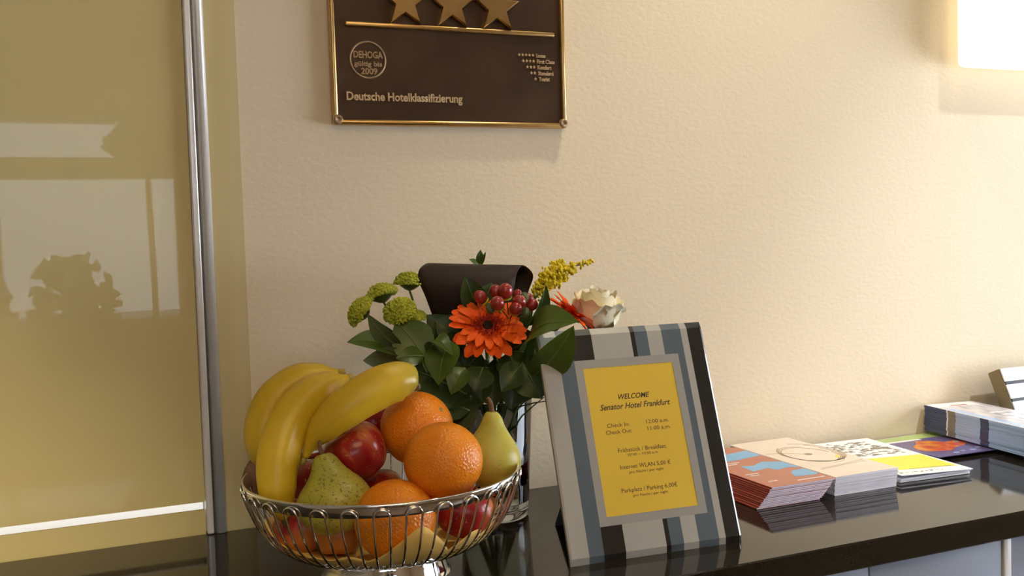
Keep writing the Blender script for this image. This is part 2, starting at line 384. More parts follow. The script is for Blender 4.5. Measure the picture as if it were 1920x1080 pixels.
# ------------------------------------------------------------------ the room
def struct(name, b, m, **kw):
    o = box(name, b, m, **kw); o['kind'] = 'structure'; return o
struct('floor', (-3.0, 2.5, -4.2, 0.2, -0.1, 0.0), M['floor'])
struct('ceiling', (-3.0, 2.5, -4.2, 0.2, 2.6, 2.7), M['ceiling'])
struct('wall_back', (0.168, 2.5, 0.0, 0.2, 0.0, 2.6), M['plaster'])
struct('wall_left', (-3.2, -3.0, -4.2, 0.2, 0.0, 2.6), M['cream_wall'])
wr = empty('wall_right', (0, 0, 0), kind='structure')
for b in ((2.3, 2.5, -4.0, -1.6, 0, 2.6), (2.3, 2.5, -0.3, 0.0, 0, 2.6), (2.3, 2.5, -1.6, -0.3, 0, 0.86), (2.3, 2.5, -1.6, -0.3, 1.66, 2.6)):
    box('wall_section', b, M['cream_wall'], wr)
wn2 = empty('window_2', (0, 0, 0), kind='structure')
box('pane', (2.34, 2.35, -1.59, -0.31, 0.87, 1.65), M['pane'], wn2)
for b in ((2.33, 2.36, -1.6, -0.3, 0.86, 0.875), (2.33, 2.36, -1.6, -0.3, 1.645, 1.66), (2.33, 2.36, -1.6, -1.585, 0.875, 1.645), (2.33, 2.36, -0.315, -0.3, 0.875, 1.645)):
    box('sash', b, M['white_paint'], wn2)
struct('wall_back_left', (-3.0, -1.10, 0.0, 0.2, 0.0, 2.6), M['plaster'])
# lobby wall behind the camera, with a window opening x -1.8..0.42, z 1.0..1.98
wf = empty('wall_front', (0, 0, 0), kind='structure')
for b in ((-3.0, -1.8, -4.2, -4.0, 0, 2.6), (0.42, 2.5, -4.2, -4.0, 0, 2.6), (-1.8, 0.42, -4.2, -4.0, 0, 1.0), (-1.8, 0.42, -4.2, -4.0, 1.98, 2.6)):
    box('wall_section', b, M['cream_wall'], wf)
wn = empty('window_1', (0, 0, 0), kind='structure')
box('transom', (-1.8, 0.42, -4.16, -4.02, 1.70, 1.80), M['grey_paint'], wn)
for x in (-1.79, -1.05, -0.42, 0.40): box('mullion', (x - 0.012, x + 0.012, -4.12, -4.06, 1.0, 1.98), M['white_paint'], wn)
for x0, x1 in ((-1.78, -1.06), (-1.04, -0.43), (-0.41, 0.39)):
    box('pane', (x0, x1, -4.10, -4.09, 1.80, 1.98), M['pane'], wn)
    box('pane', (x0, x1, -4.10, -4.09, 1.00, 1.70), M['pane'], wn)
# glass door / back-painted panel left of the plaster wall
d = empty('door_1', (0, 0, 0), kind='structure')
box('glass_panel', (-1.10, 0.108, 0.000, 0.004, 0.0, 1.0290), M['olive_glass'], d)
box('glass_panel', (-1.10, 0.108, 0.000, 0.004, 1.0385, 2.6), M['olive_glass'], d)
box('lit_edge_standin', (-1.09, 0.1083, 0.030, 0.040, 1.015, 1.0315), M['lit_edge_standin'], d, bevel=0.001)  # glowing stand-in for a lit edge in the room behind the glass
box('backing', (-1.10, 0.168, 0.055, 0.065, 0.0, 2.6), M['jamb'], d)
box('leak_blocker', (0.1085, 0.168, 0.0205, 0.055, 0.0, 2.6), M['alu_dark'], d)  # added unseen filler, stops sky light leaking in past the slit end
pr = empty('trim_1', (0, 0, 0), kind='structure')
box('door_profile', (0.1085, 0.1165, -0.010, 0.02, 1.0005, 2.6), M['alu'], pr, bevel=0.002)
box('profile_groove', (0.1165, 0.1185, -0.002, 0.02, 0.0, 2.6), M['alu_dark'], pr)
lp = []
for k in range(9):
    a = PI * k / 8
    lp.append((0.1250 - 0.0065 * math.cos(a), -0.004 - 0.007 * math.sin(a)))
lp += [(0.1315, 0.02), (0.1185, 0.02)]
o = obj('door_profile', mesh('round_profile', *slab_data(lp, 1.0005, 2.6)), M['alu'], pr)
o.data.polygons.foreach_set('use_smooth', [abs(p.normal.z) < 0.5 for p in o.data.polygons])
struct('trim_2', (0.1315, 0.168, -0.001, 0.02, 0.0, 2.6), M['jamb'])

# downlight fittings
for k, (l_, t_, e_, a_, b_) in enumerate(DOWNLIGHTS):
    e = empty('downlight', (l_[0], l_[1], 2.6), label='small round recessed ceiling downlight ' + ('above the bronze plaque', 'above the brochures', 'added to brighten the olive glass door')[k], cat='downlight', group='ceiling downlights')
    lathe('trim_ring', [(0.045, -0.0002), (0.060, -0.0002), (0.060, -0.006), (0.045, -0.008)], M['steel_ring'], e, n=24, closed=True)
    lathe('lens', [(0.0, -0.002), (0.044, -0.002), (0.044, -0.0004), (0.0, -0.0004)], M['glow_disc'], e, n=24)

# ------------------------------------------------------------------ counter
wt = box('worktop', (-1.6, 2.29, -0.392, -0.0025, 0.969, 1.0), M['counter'], bevel=0.0015, seg=1)
tag(wt, 'long black polished stone worktop carrying the fruit bowl and brochures', 'worktop')
cb = empty('counter_base', (0.8, -0.2, 0), label='counter base clad with pale blue frosted glass panels below the worktop', cat='counter')
def cbox(n, b, m, **kw):
    b = (b[0] - 0.8, b[1] - 0.8, b[2] + 0.2, b[3] + 0.2, b[4], b[5]); return box(n, b, m, cb, **kw)
cbox('carcass', (-1.6, 2.29, -0.355, -0.01, 0.0, 0.9685), M['dark_wood'])
xs = [-1.6, -0.90, -0.1, 0.787, 0.993, 1.6, 2.29]
for a, b in zip(xs, xs[1:]):
    g0, g1 = a + (0.014 if abs(a - 0.993) < 1e-6 else 0.001), b - 0.001
    cbox('glass_panel', (g0, g1, -0.372, -0.356, 0.08, 0.968), M['frost'], bevel=0.0015)
cbox('post', (0.9945, 1.0065, -0.374, -0.356, 0.0, 0.968), M['alu'], bevel=0.0015)

# ------------------------------------------------------------------ wall lamp
lm = empty('wall_lamp', (1.449, 0.0, 1.70), label='glowing white opal glass wall lamp at the upper right', cat='lamp')
box('shade', (-0.145, 0.145, -0.085, -0.018, -0.103, 0.10), M['lamp_shade'], lm, bevel=0.014, seg=3)
box('back_plate', (-0.09, 0.09, -0.018, -0.0005, -0.07, 0.07), M['steel_ring'], lm, bevel=0.002)

# ------------------------------------------------------------------ plaque
pq = empty('classification_plaque', (0.4405, 0, 1.491), label='bronze hotel classification plaque with three brass stars on the wall', cat='plaque')
PX0, PX1, PZ1 = -0.1608, 0.1608, 0.31
box('plate', (PX0 + 0.002, PX1 - 0.002, -0.0105, -0.0005, 0.002, PZ1 - 0.002), M['bronze'], pq)
def rim(x0, z0, x1, z1):
    w = 0.0065
    if z0 == z1: return ((x0, x1, -0.0145, -0.001, z0, z0 + w))
    return ((x0, x0 + w, -0.0145, -0.001, z0, z1))
w = 0.0068
for b in ((PX0, PX1, -0.0145, -0.001, 0, w), (PX0, PX1, -0.0145, -0.001, PZ1 - w, PZ1), (PX0, PX0 + w, -0.0145, -0.001, w, PZ1 - w), (PX1 - w, PX1, -0.0145, -0.001, w, PZ1 - w)):
    box('border', b, M['brass'], pq, bevel=0.003)
box('bar', (0.2990 - 0.4405, 0.5850 - 0.4405, -0.0155, -0.0105, 0.1215, 0.1275), M['brass'], pq, bevel=0.0018)
def star_pts(R, r, cx=0, cz=0):
    return [(cx + (R if k % 2 == 0 else r) * math.sin(k * PI / 5), cz + (R if k % 2 == 0 else r) * math.cos(k * PI / 5)) for k in range(10)]
def star_mesh(R, r, y0, y1, inset):
    P0 = star_pts(R, r); P1 = star_pts(R * (1 - inset * 1.4), r * (1 - inset))
    V = [(x, y1, z) for x, z in P0] + [(x, y0 + 0.002, z) for x, z in P0] + [(x, y0, z) for x, z in P1]
    n = 10
    F = [tuple(range(20, 30))]
    for i in range(n):
        j = (i + 1) % n
        F += [(i, j, n + j, n + i), (n + i, n + j, 2 * n + j, 2 * n + i)]
    return mesh('star', V, F)
sm = star_mesh(0.0340, 0.0142, -0.0185, -0.0105, 0.09)
for x in (0.3765, 0.4392, 0.5018):
    obj('star', sm, M['brass'], pq, Matrix.Translation((x - 0.4405, 0, 0.1552)))
def ringd(R, r, n=40):
    pts = [(R * math.cos(2 * PI * k / n), 0, R * math.sin(2 * PI * k / n)) for k in range(n)]
    V, F = [], []
    for k in range(n):
        a = 2 * PI * k / n; c = Vector((math.cos(a), 0, math.sin(a)))
        for q in range(6):
            b = 2 * PI * q / 6; V.append(c * (R + r * math.cos(b)) + Vector((0, r * math.sin(b), 0)))
    for k in range(n):
        for q in range(6): F.append((k * 6 + q, ((k + 1) % n) * 6 + q, ((k + 1) % n) * 6 + (q + 1) % 6, k * 6 + (q + 1) % 6))
    return V, F
em = obj('emblem', mesh('emblem', *ringd(0.0225, 0.0013), smooth=True), M['brass_dull'], pq, Matrix.Translation((0.3268 - 0.4405, -0.0108, 0.0812)))
for s, wd, h, dx, dz in (('DEHOGA', 0.0375, 0.0085, 0.0005, 0.0022), ('gültig bis', 0.036, 0.0062, 0, -0.0078), ('2009', 0.021, 0.0078, 0.001, -0.0178)):
    obj('lettering', text_mesh(s, wd, h, 0.0016, offset=0.028), M['brass_dull'], em, Matrix.Translation((dx, 0.0003, dz)))
obj('title', text_mesh('Deutsche Hotelklassifizierung', 0.153, 0.0105, 0.0022, offset=0.028), M['letter_brass'], pq, Matrix.Translation((0.3742 - 0.4405, -0.0105, 0.0308)))
ssm = star_mesh(0.0027, 0.0012, -0.0018, 0, 0.1)
for k, (s, wd) in enumerate((('Luxus', 0.0135), ('First Class', 0.026), ('Komfort', 0.0205), ('Standard', 0.0225), ('Tourist', 0.016))):
    z = 0.0938 - k * 0.0078
    x0 = 0.5585 - 0.4405 + k * 0.0007
    obj('legend_line', text_mesh(s, wd, 0.0052, 0.0018, offset=0.028), M['letter_brass'], pq, Matrix.Translation((x0 + wd / 2, -0.0105, z)))
    for q in range(5 - k):
        obj('legend_star', ssm, M['letter_brass'], pq, Matrix.Translation((x0 - 0.005 - q * 0.0050, -0.0105, z + 0.0025)))
scr = lathe_data([(0.0, 0.0), (0.0022, 0.0), (0.0022, 0.0008), (0.0040, 0.0018), (0.0056, 0.0012), (0.0066, -0.003)], 20)
scm = mesh('screw', *scr, smooth=True)
for x, z in ((PX0 + 0.006, 0.006), (PX1 - 0.006, 0.006), (PX0 + 0.006, PZ1 - 0.006), (PX1 - 0.006, PZ1 - 0.006)):
    obj('screw', scm, M['brass_dull'], pq, Matrix.Translation((x, -0.0150, z)) @ Matrix.Rotation(PI / 2, 4, 'X'))

# ------------------------------------------------------------------ fruit bowl
BC = Vector((0.265, -0.239, ZC)); BR = 0.1405; BZ = 0.108
bowl = empty('fruit_bowl', BC, label='round chrome wire fruit bowl with looped sides at the counter front', cat='bowl')
PROF = [(0.0640, 0.030), (0.080, 0.0305), (0.098, 0.036), (0.113, 0.046), (0.125, 0.060), (0.1325, 0.075), (0.1375, 0.088), (0.1400, 0.096)]
band = [(BR - 0.0030, 0.0955), (BR - 0.0005, 0.0965), (BR + 0.0015, 0.1075), (BR + 0.0010, 0.1090), (BR - 0.0006, 0.1088), (BR - 0.0026, 0.0985)]
lathe('rim', band, M['chrome'], bowl, n=96, closed=True)
def on_prof(t, out=0.0):
    P = catmull([(r, 0, z) for r, z in PROF], 40)
    q = P[min(40, int(round(t * 40)))]; return q.x + out, q.z
legp = catmull([(r, 0, z) for r, z in PROF], 20)
pts = []
da = R_(3.05)
for p in legp: pts.append((p.x + 0.0012, -da, p.z))
for k in range(1, 8):
    a = PI * k / 8
    pts.append((BR + 0.0018 + 0.001 * math.sin(a), -da * math.cos(a), 0.0965 + 0.0075 * math.sin(a)))
for p in reversed(legp): pts.append((p.x + 0.0012, da, p.z))
pts = [Vector((r * math.cos(a), r * math.sin(a), z)) for r, a, z in pts]
loop_me = mesh('wire_loop', *tube_data(pts, 0.00115, 6), smooth=True)
for k in range(30):
    obj('wire_loop', loop_me, M['chrome'], bowl, Matrix.Rotation(2 * PI * k / 30 + R_(2), 4, 'Z'))
lathe('base_plate', [(0.0, 0.0290), (0.0655, 0.0290), (0.0655, 0.0312), (0.0, 0.0312)], M['chrome'], bowl, n=48)
lathe('foot', [(0.0600, 0.0288), (0.0612, 0.0288), (0.0615, 0.020), (0.0640, 0.006), (0.0665, 0.0012), (0.0675, 0.0004), (0.0655, 0.0002), (0.0625, 0.006), (0.0602, 0.020)], M['chrome'], bowl, n=64, closed=True)

# napkin lining the bowl
PHI = math.atan2(CAM.y - BC.y, CAM.x - BC.x)
HT = [(-180, .058), (-150, .070), (-120, .052), (-90, .064), (-70, .047), (-45, .0455), (-28, .046), (-17, .054), (-9, .047), (-2, .052), (6, .067), (14, .083), (16, .083), (25, .064), (33, .047), (42, .062), (47, .063), (60, .052), (80, .050), (100, .064), (130, .054), (155, .068), (180, .058)]
def prof_r(z):
    for (r0, z0), (r1, z1) in zip(PROF, PROF[1:]):
        if z <= z1: return r0 + (r1 - r0) * max(0, (z - z0)) / max(1e-6, z1 - z0)
    return PROF[-1][0]
nv, nf = [], []
NA, NR = 120, 9
for i in range(NA):
    a = -180 + 360 * i / NA
    h = lerp_tab(HT, a)
    ang = PHI + R_(a)
    for j in range(NR + 1):
        t = j / NR
        if t < 0.4: r, z = 0.066 * t / 0.4, 0.0335
        else:
            z = 0.0335 + (h - 0.0335) * ((t - 0.4) / 0.6)
            r = prof_r(z - 0.001) - 0.0035 - 0.0015 * (0.5 + 0.5 * math.sin(a * 0.21 + j))
            r = max(r, 0.066) if j < NR - 3 else r
        nv.append((r * math.cos(ang), r * math.sin(ang), z))
for i in range(NA):
    k = (i + 1) % NA
    for j in range(NR): nf.append((i * (NR + 1) + j, k * (NR + 1) + j, k * (NR + 1) + j + 1, i * (NR + 1) + j + 1))
nap = obj('paper_napkin', mesh('paper_napkin', nv, nf, smooth=True), M['napkin']); nap.location = BC
tag(nap, 'cream yellow paper napkin lining the bottom of the wire fruit bowl', 'napkin')
sol = nap.modifiers.new('thickness', 'SOLIDIFY'); sol.thickness = 0.0005

# ------------------------------------------------------------------ fruit
def orange(px, d, r, axis, label):
    c = PX(px[0], px[1], d)
    e = empty('orange', c, frame_rot(axis, RIGHT), label=label, cat='orange', group='oranges in the fruit bowl')
    prof = []
    for k in range(25):
        a = -PI / 2 + PI * k / 24
        rr = r * math.cos(a); z = r * 0.97 * math.sin(a)
        if k > 21: z -= 0.0010 * (k - 21) / 3
        prof.append((max(rr, 0), z))
    lathe('peel', prof, M['orange'], e, n=48)
    lathe('navel', [(0.0028, r * 0.97 - 0.0022), (0.0026, r * 0.97 - 0.0006), (0.0014, r * 0.97 - 0.0002), (0.0, r * 0.97 - 0.0006)], M['orange_navel'], e, n=10)
    return e
orange((831, 864), 0.975, 0.0392, UP * 0.8 + FWD * 0.6, 'big front orange resting on the bowl rim beside the right pear')
orange((782, 803), 1.050, 0.0395, UP * 0.45 + RIGHT * 0.55 - FWD * 0.3, 'upper rear orange under the tip of the crossing banana')
orange((741, 975), 0.950, 0.0395, UP + FWD, 'lowest orange half seen through the bowl wires')
def apple(px, d, r, axis, label, m='apple', squash=0.9):
    c = PX(px[0], px[1], d)
    e = empty('apple', c, frame_rot(axis, RIGHT), label=label, cat='apple', group='apples in the fruit bowl')
    P = [(0.0, -0.70), (0.18, -0.76), (0.34, -0.86), (0.55, -0.83), (0.78, -0.58), (0.94, -0.22), (1.0, 0.12), (0.96, 0.42), (0.82, 0.70), (0.60, 0.86), (0.40, 0.88), (0.22, 0.78), (0.10, 0.62), (0.0, 0.55)]
    P = catmull([(x, 0, z) for x, z in P], 40)
    lathe('skin', [(max(0, p.x) * r, p.z * r * squash) for p in P], M[m], e, n=40)
    tube('stem', catmull([(0, 0, 0.5 * r * squash), (0.001, 0, 0.8 * r * squash), (0.004, 0, 1.15 * r * squash)], 6), 0.0012, M['stem_brown'], e, n=6)
    return e
apple((668, 850), 1.025, 0.0335, UP * 0.8 - FWD * 0.15 - RIGHT * 0.55, 'red apple in the middle of the bowl behind the speckled pear')
apple((697, 798), 1.105, 0.0320, UP + FWD * 0.4, 'dark red apple in shade beneath the crossing banana')
apple((571, 988), 1.010, 0.0310, UP * 0.8 - RIGHT * 0.5 - FWD * 0.3, 'red apple at the lower left seen through the bowl wires', 'apple_two')
apple((634, 1003), 0.985, 0.0245, UP * 0.9 + FWD * 0.3, 'small red and yellow apple under the speckled pear behind wires', 'apple_two')
apple((868, 958), 0.985, 0.0300, UP * 0.9 + RIGHT * 0.4, 'red apple at the lower right seen through the bowl wires')
apple((705, 930), 1.075, 0.0320, UP - RIGHT * 0.2, 'shaded apple deep in the bowl between the oranges and the middle apple')
apple((600, 912), 1.085, 0.0320, UP + RIGHT * 0.2, 'shaded apple deep in the bowl behind the speckled pear')
apple((800, 940), 1.085, 0.0310, UP, 'shaded apple deep in the bowl behind the big front orange')
def pear(px, d, R, Hh, axis, label, m, bend):
    c = PX(px[0], px[1], d)
    e = empty('pear', c, frame_rot(axis, RIGHT), label=label, cat='pear', group='pears in the fruit bowl')
    P = [(0.0, 0.03), (0.14, 0.02), (0.32, 0.0), (0.62, 0.05), (0.88, 0.17), (1.0, 0.33), (0.97, 0.46), (0.82, 0.585), (0.60, 0.70), (0.43, 0.81), (0.33, 0.91), (0.21, 0.98), (0.08, 0.99), (0.0, 0.975)]
    P = catmull([(x, 0, z) for x, z in P], 44)
    V, F = lathe_data([(max(0, p.x) * R, p.z * Hh) for p in P], 40)
    V = [(x + bend * (z / Hh) ** 2, y, z) for x, y, z in V]
    V = [(x * (1 + 0.03 * math.sin(3 * math.atan2(y, x) + 9 * z / Hh)), y, z) for x, y, z in V]
    me = mesh('skin', V, F, smooth=True)
    obj('skin', me, M[m], e)
    return e
p1 = pear((642, 998), 0.965, 0.0375, 0.079, UP * 0.95 - RIGHT * 0.24 + FWD * 0.12, 'speckled green pear leaning at the front left of the bowl', 'pear', -0.002)
tube('stem', catmull([(-0.002, 0, 0.075), (-0.0035, 0, 0.086), (-0.001, 0, 0.095), (0.0005, 0, 0.1025)], 10), lambda t: 0.0026 - 0.0016 * t + 0.0014 * max(0, t - 0.85) / 0.15, M['stem_brown'], p1, n=8)
p2 = pear((921, 913), 1.045, 0.0312, 0.080, UP * 0.97 + RIGHT * 0.02 + FWD * 0.05, 'smooth yellow green pear upright at the right edge of the bowl', 'pear_pale', -0.001)
tube('stem', catmull([(-0.001, 0, 0.074), (-0.0015, 0, 0.084), (-0.0035, 0, 0.0905), (-0.0065, 0, 0.094)], 10), lambda t: 0.0029 - 0.0011 * t, M['stem_brown'], p2, n=8)
kw_c = PX(489, 895, 1.050)
kw = empty('kiwi', kw_c, frame_rot(UP + RIGHT * 0.3, RIGHT), label='dull brown fruit tucked behind the left bananas at the rim', cat='fruit')
lathe('skin', [(0.0190 * math.cos(-PI / 2 + PI * k / 16), 0.029 * math.sin(-PI / 2 + PI * k / 16)) for k in range(17)], M['kiwi'], kw, n=28)
lathe('stub', [(0.0030, 0.0275), (0.0022, 0.0298), (0.0, 0.0302)], M['stem_brown'], kw, n=8)

def banana(path, rtab, label, m, ends):
    P = catmull([PX(u, v, dd) for u, v, dd in path], 36)
    c = sum(P, Vector()) / len(P)
    e = empty('banana', c, label=label, cat='banana', group='bananas in the fruit bowl')
    L = [p - c for p in P]
    n = 20
    V, F = tube_data(L, lambda t: lerp_tab(rtab, t), n, section=lambda a: 1.0 + 0.045 * math.cos(5 * a) + 0.01 * math.cos(10 * a))
    me = mesh('peel', V, F, smooth=True)
    at = me.attributes.new('along', 'FLOAT', 'POINT')
    at.data.foreach_set('value', [(i // n) / (len(L) - 1) for i in range(len(V))])
    obj('peel', me, M[m], e)
    for k, (i0, i1, r0, r1) in enumerate(ends):
        a, b = L[i0], L[i1]; dirn = (a - b).normalized()
        q = [a - dirn * 0.002, a + dirn * 0.004, a + dirn * 0.008]
        tube(('stem', 'blossom_tip')[k], q, lambda t: r0 + (r1 - r0) * t, M[('banana_stalk', 'banana_tip')[k]], e, n=8)
    return e
RB = [(0, .0042), (0.05, .0060), (0.12, .0125), (0.25, .0185), (0.45, .0210), (0.65, .0208), (0.82, .0180), (0.92, .0128), (0.97, .0080), (1, .0042)]
banana([(650, 709, 1.05), (616, 722, 1.03), (572, 752, 1.005), (536, 805, .985), (519, 870, .972), (520, 925, .968), (533, 972, .972)], RB,
       'front left banana curving down to the bowl rim', 'banana', [(0, 1, .0042, .0036), (-1, -2, .0040, .0026)])
banana([(634, 699, 1.075), (595, 706, 1.07), (550, 722, 1.06), (512, 760, 1.05), (496, 812, 1.045), (503, 855, 1.045), (522, 890, 1.05)], RB,
       'rear left banana, outermost of the two on the left', 'banana', [(0, 1, .0042, .0036), (-1, -2, .0040, .0026)])
RB3 = [(0, .0036), (0.06, .0048), (0.14, .0085), (0.25, .0150), (0.42, .0200), (0.6, .0215), (0.78, .0205), (0.9, .0175), (0.96, .0140), (1, .0085)]
banana([(571, 858, .985), (590, 822, .985), (623, 785, .985), (668, 750, .990), (714, 724, 1.000), (752, 714, 1.012), (775, 722, 1.02)], RB3,
       'banana lying across the top with a greenish blunt end', 'banana_green', [(0, 1, .0036, .0030), (-1, -2, .0075, .0030)])

# ------------------------------------------------------------------ glass vase with bouquet
VB = Vector((0.4445, -0.0997, ZC))
vase = empty('glass_vase', VB, label='clear glass vase holding the bouquet behind the fruit bowl', cat='vase')
lathe('body', [(0.0, 0.0004), (0.0385, 0.0004), (0.0405, 0.0025), (0.0412, 0.010), (0.0490, 0.1465), (0.0483, 0.1475), (0.0474, 0.1465), (0.0393, 0.0145), (0.0370, 0.0120), (0.0, 0.0115)], M['clear'], vase, n=48)
lathe('water', [(0.0, 0.0125), (0.0368, 0.0130), (0.0388, 0.0155), (0.0432, 0.086), (0.0, 0.086)], M['water'], vase, n=48)
def stem_to(head, parent, off, r=0.0016, mid=None, m='stem', base_z=0.018):
    """stem from the vase floor over its mouth to a flower head (world coords)"""
    a = VB + Vector((-off[0] * 0.6, -off[1] * 0.6, base_z)); b = VB + Vector((off[0], off[1], 0.150))
    pts = [a, b] + ([mid] if mid is not None else []) + [head]
    if mid is None: pts = [a, b, b * 0.4 + head * 0.6 + Vector((0, 0, 0.010)), head]
    inv = parent.matrix_world.inverted()
    return tube('stem', [inv @ p for p in catmull(pts, 16)], r, M[m], parent, n=7)

def petal_mesh(name, L, Wd, cup, droop, n=6, tipw=0.25, fold=0.0):
    V, F = [], []
    for i in range(n + 1):
        t = i / n
        w = Wd * (0.42 + 0.58 * math.sin(min(1, t * 1.35) * PI / 2)) if t < 0.75 else Wd * (1 - (1 - tipw) * ((t - 0.75) / 0.25) ** 2)
        for j in range(5):
            s = (j - 2) / 2
            V.append((L * t, s * w / 2, cup * math.sin(t * PI) - droop * t * t + fold * s * s * w))
    for i in range(n):
        for j in range(4): F.append((i * 5 + j, i * 5 + j + 1, (i + 1) * 5 + j + 1, (i + 1) * 5 + j))
    return mesh(name, V, F, smooth=True)
def gerbera(c, axis, R, label, off, seed):
    rnd = random.Random(seed)
    e = empty('gerbera', c, frame_rot(axis, RIGHT), label=label, cat='flower', group='orange gerberas in the bouquet')
    pm = petal_mesh('petal', R * 0.80, R * 0.30, R * 0.03, R * 0.02, fold=0.12)
    pm2 = petal_mesh('petal', R * 0.66, R * 0.23, R * 0.05, R * 0.0, fold=0.12)
    n1 = 21
    for k in range(n1):
        a = 2 * PI * k / n1 + rnd.uniform(-.07, .07)
        tilt = R_(rnd.uniform(-8, 12))
        Mx = Matrix.Rotation(a, 4, 'Z') @ Matrix.Translation((R * 0.22, 0, rnd.uniform(-.0012, .0012))) @ Matrix.Rotation(-tilt, 4, 'Y') @ Matrix.Rotation(R_(rnd.uniform(-12, 12)), 4, 'X') @ Matrix.Scale(rnd.uniform(.92, 1.05), 4)
        obj('petal', pm, M['gerbera'], e, Mx)
    for k in range(15):
        a = 2 * PI * (k + .5) / 15 + rnd.uniform(-.1, .1)
        Mx = Matrix.Rotation(a, 4, 'Z') @ Matrix.Translation((R * 0.20, 0, 0.0022)) @ Matrix.Rotation(-R_(rnd.uniform(10, 24)), 4, 'Y') @ Matrix.Scale(rnd.uniform(.85, 1.05), 4)
        obj('petal', pm2, M['gerbera'], e, Mx)
    # ring of tiny florets
    parts = []
    for k in range(300):
        a = rnd.uniform(0, 2 * PI); rr = R * math.sqrt(rnd.uniform(0.15 ** 2, 0.43 ** 2))
        b = Vector((rr * math.cos(a), rr * math.sin(a), 0.0035 + 0.002 * (1 - rr / (R * .4))))
        b.z += 0.0008; tp = b + Vector((math.cos(a) * rnd.uniform(.2, 1), math.sin(a) * rnd.uniform(.2, 1), 1.0)).normalized() * R * rnd.uniform(.07, .13)
        parts.append(tube_data([b, tp], lambda t: R * .016 * (1 - .5 * t), 4))
    fl = obj('florets', mesh('florets', *join(parts)), M['gerbera_in'], e); fl['kind'] = 'stuff'
    lathe('eye', [(0.0, 0.0062), (R * .07, 0.0078), (R * .12, 0.0070), (R * .14, 0.0040)], M['gerbera_eye'], e, n=20)
    lathe('disc', [(0.0, 0.0040), (R * .14, 0.0044), (R * .42, 0.0030), (R * .38, -0.002), (0, -0.006)], M['gerbera_in'], e, n=20)
    lathe('calyx', [(R * .34, 0.0), (R * .26, -R * .14), (R * .08, -R * .24), (0.0, -R * .25)], M['stem'], e, n=16)
    stem_to(Vector(c) - Vector(axis).normalized() * R * .22, e, off, 0.0024)
    return e
g1c = PX(914, 614, 1.125)
gerbera(g1c, -FWD * 0.78 + UP * 0.60 + RIGHT * 0.10, 0.0440, 'big orange gerbera facing the viewer in the middle of the bouquet', (0.004, -0.022), 3)
gerbera(PX(1069, 590, 1.215), RIGHT * 0.56 + UP * 0.80 - FWD * 0.12, 0.0400, 'orange gerbera turned away beside the white rose', (0.026, -0.004), 5)

def pompon(c, axis, R, label, off, seed, mid=None):
    rnd = random.Random(seed)
    e = empty('green_chrysanthemum', c, frame_rot(axis, RIGHT), label=label, cat='flower', group='lime green button chrysanthemums in the bouquet')
    parts = []
    N = 420
    for k in range(N):
        z = 1 - 1.02 * (k + .5) / N; a = k * 2.39996
        q = Vector((math.sqrt(max(0, 1 - z * z)) * math.cos(a), math.sqrt(max(0, 1 - z * z)) * math.sin(a), z * 0.78))
        b = q * R * 0.62; tp = q * R * rnd.uniform(.84, 1.14)
        parts.append(tube_data([b, (b + tp) / 2, tp], lambda t: R * (.045 + .03 * t), 4))
    p = obj('petals', mesh('petals', *join(parts), smooth=True), M['chrys'], e); p['kind'] = 'stuff'
    lathe('calyx', [(R * .70, R * .08), (R * .62, -R * .12), (R * .30, -R * .34), (R * .08, -R * .42), (0, -R * .42)], M['stem'], e, n=14)
    stem_to(Vector(c) - Vector(axis).normalized() * R * .38, e, off, 0.0013, mid)
    return e
pompon(PX(680, 586, 1.135), -RIGHT * 0.75 + UP * 0.55 - FWD * 0.30, 0.0185, 'leftmost lime green button chrysanthemum tilted to the left', (-0.030, 0.006), 1, PX(760, 640, 1.15))
pompon(PX(716, 556, 1.150), -RIGHT * 0.30 + UP * 0.92 + FWD * 0.10, 0.0185, 'second lime green chrysanthemum from the left, near the leftmost', (-0.028, -0.004), 2, PX(765, 635, 1.16))
pompon(PX(768, 533, 1.165), UP * 0.98 + RIGHT * 0.02, 0.0180, 'highest lime green chrysanthemum touching the brown ribbon', (-0.020, 0.010), 3, PX(800, 630, 1.18))
pompon(PX(751, 586, 1.125), -FWD * 0.62 + UP * 0.75 - RIGHT * 0.15, 0.0185, 'lime green chrysanthemum facing forward just above the leaves', (-0.022, -0.014), 4, PX(790, 650, 1.15))
pompon(PX(781, 597, 1.160), -FWD * 0.2 + UP * 0.9, 0.0120, 'small shaded chrysanthemum bud left of the brown ribbon', (-0.018, 0.0), 5, PX(805, 650, 1.17))

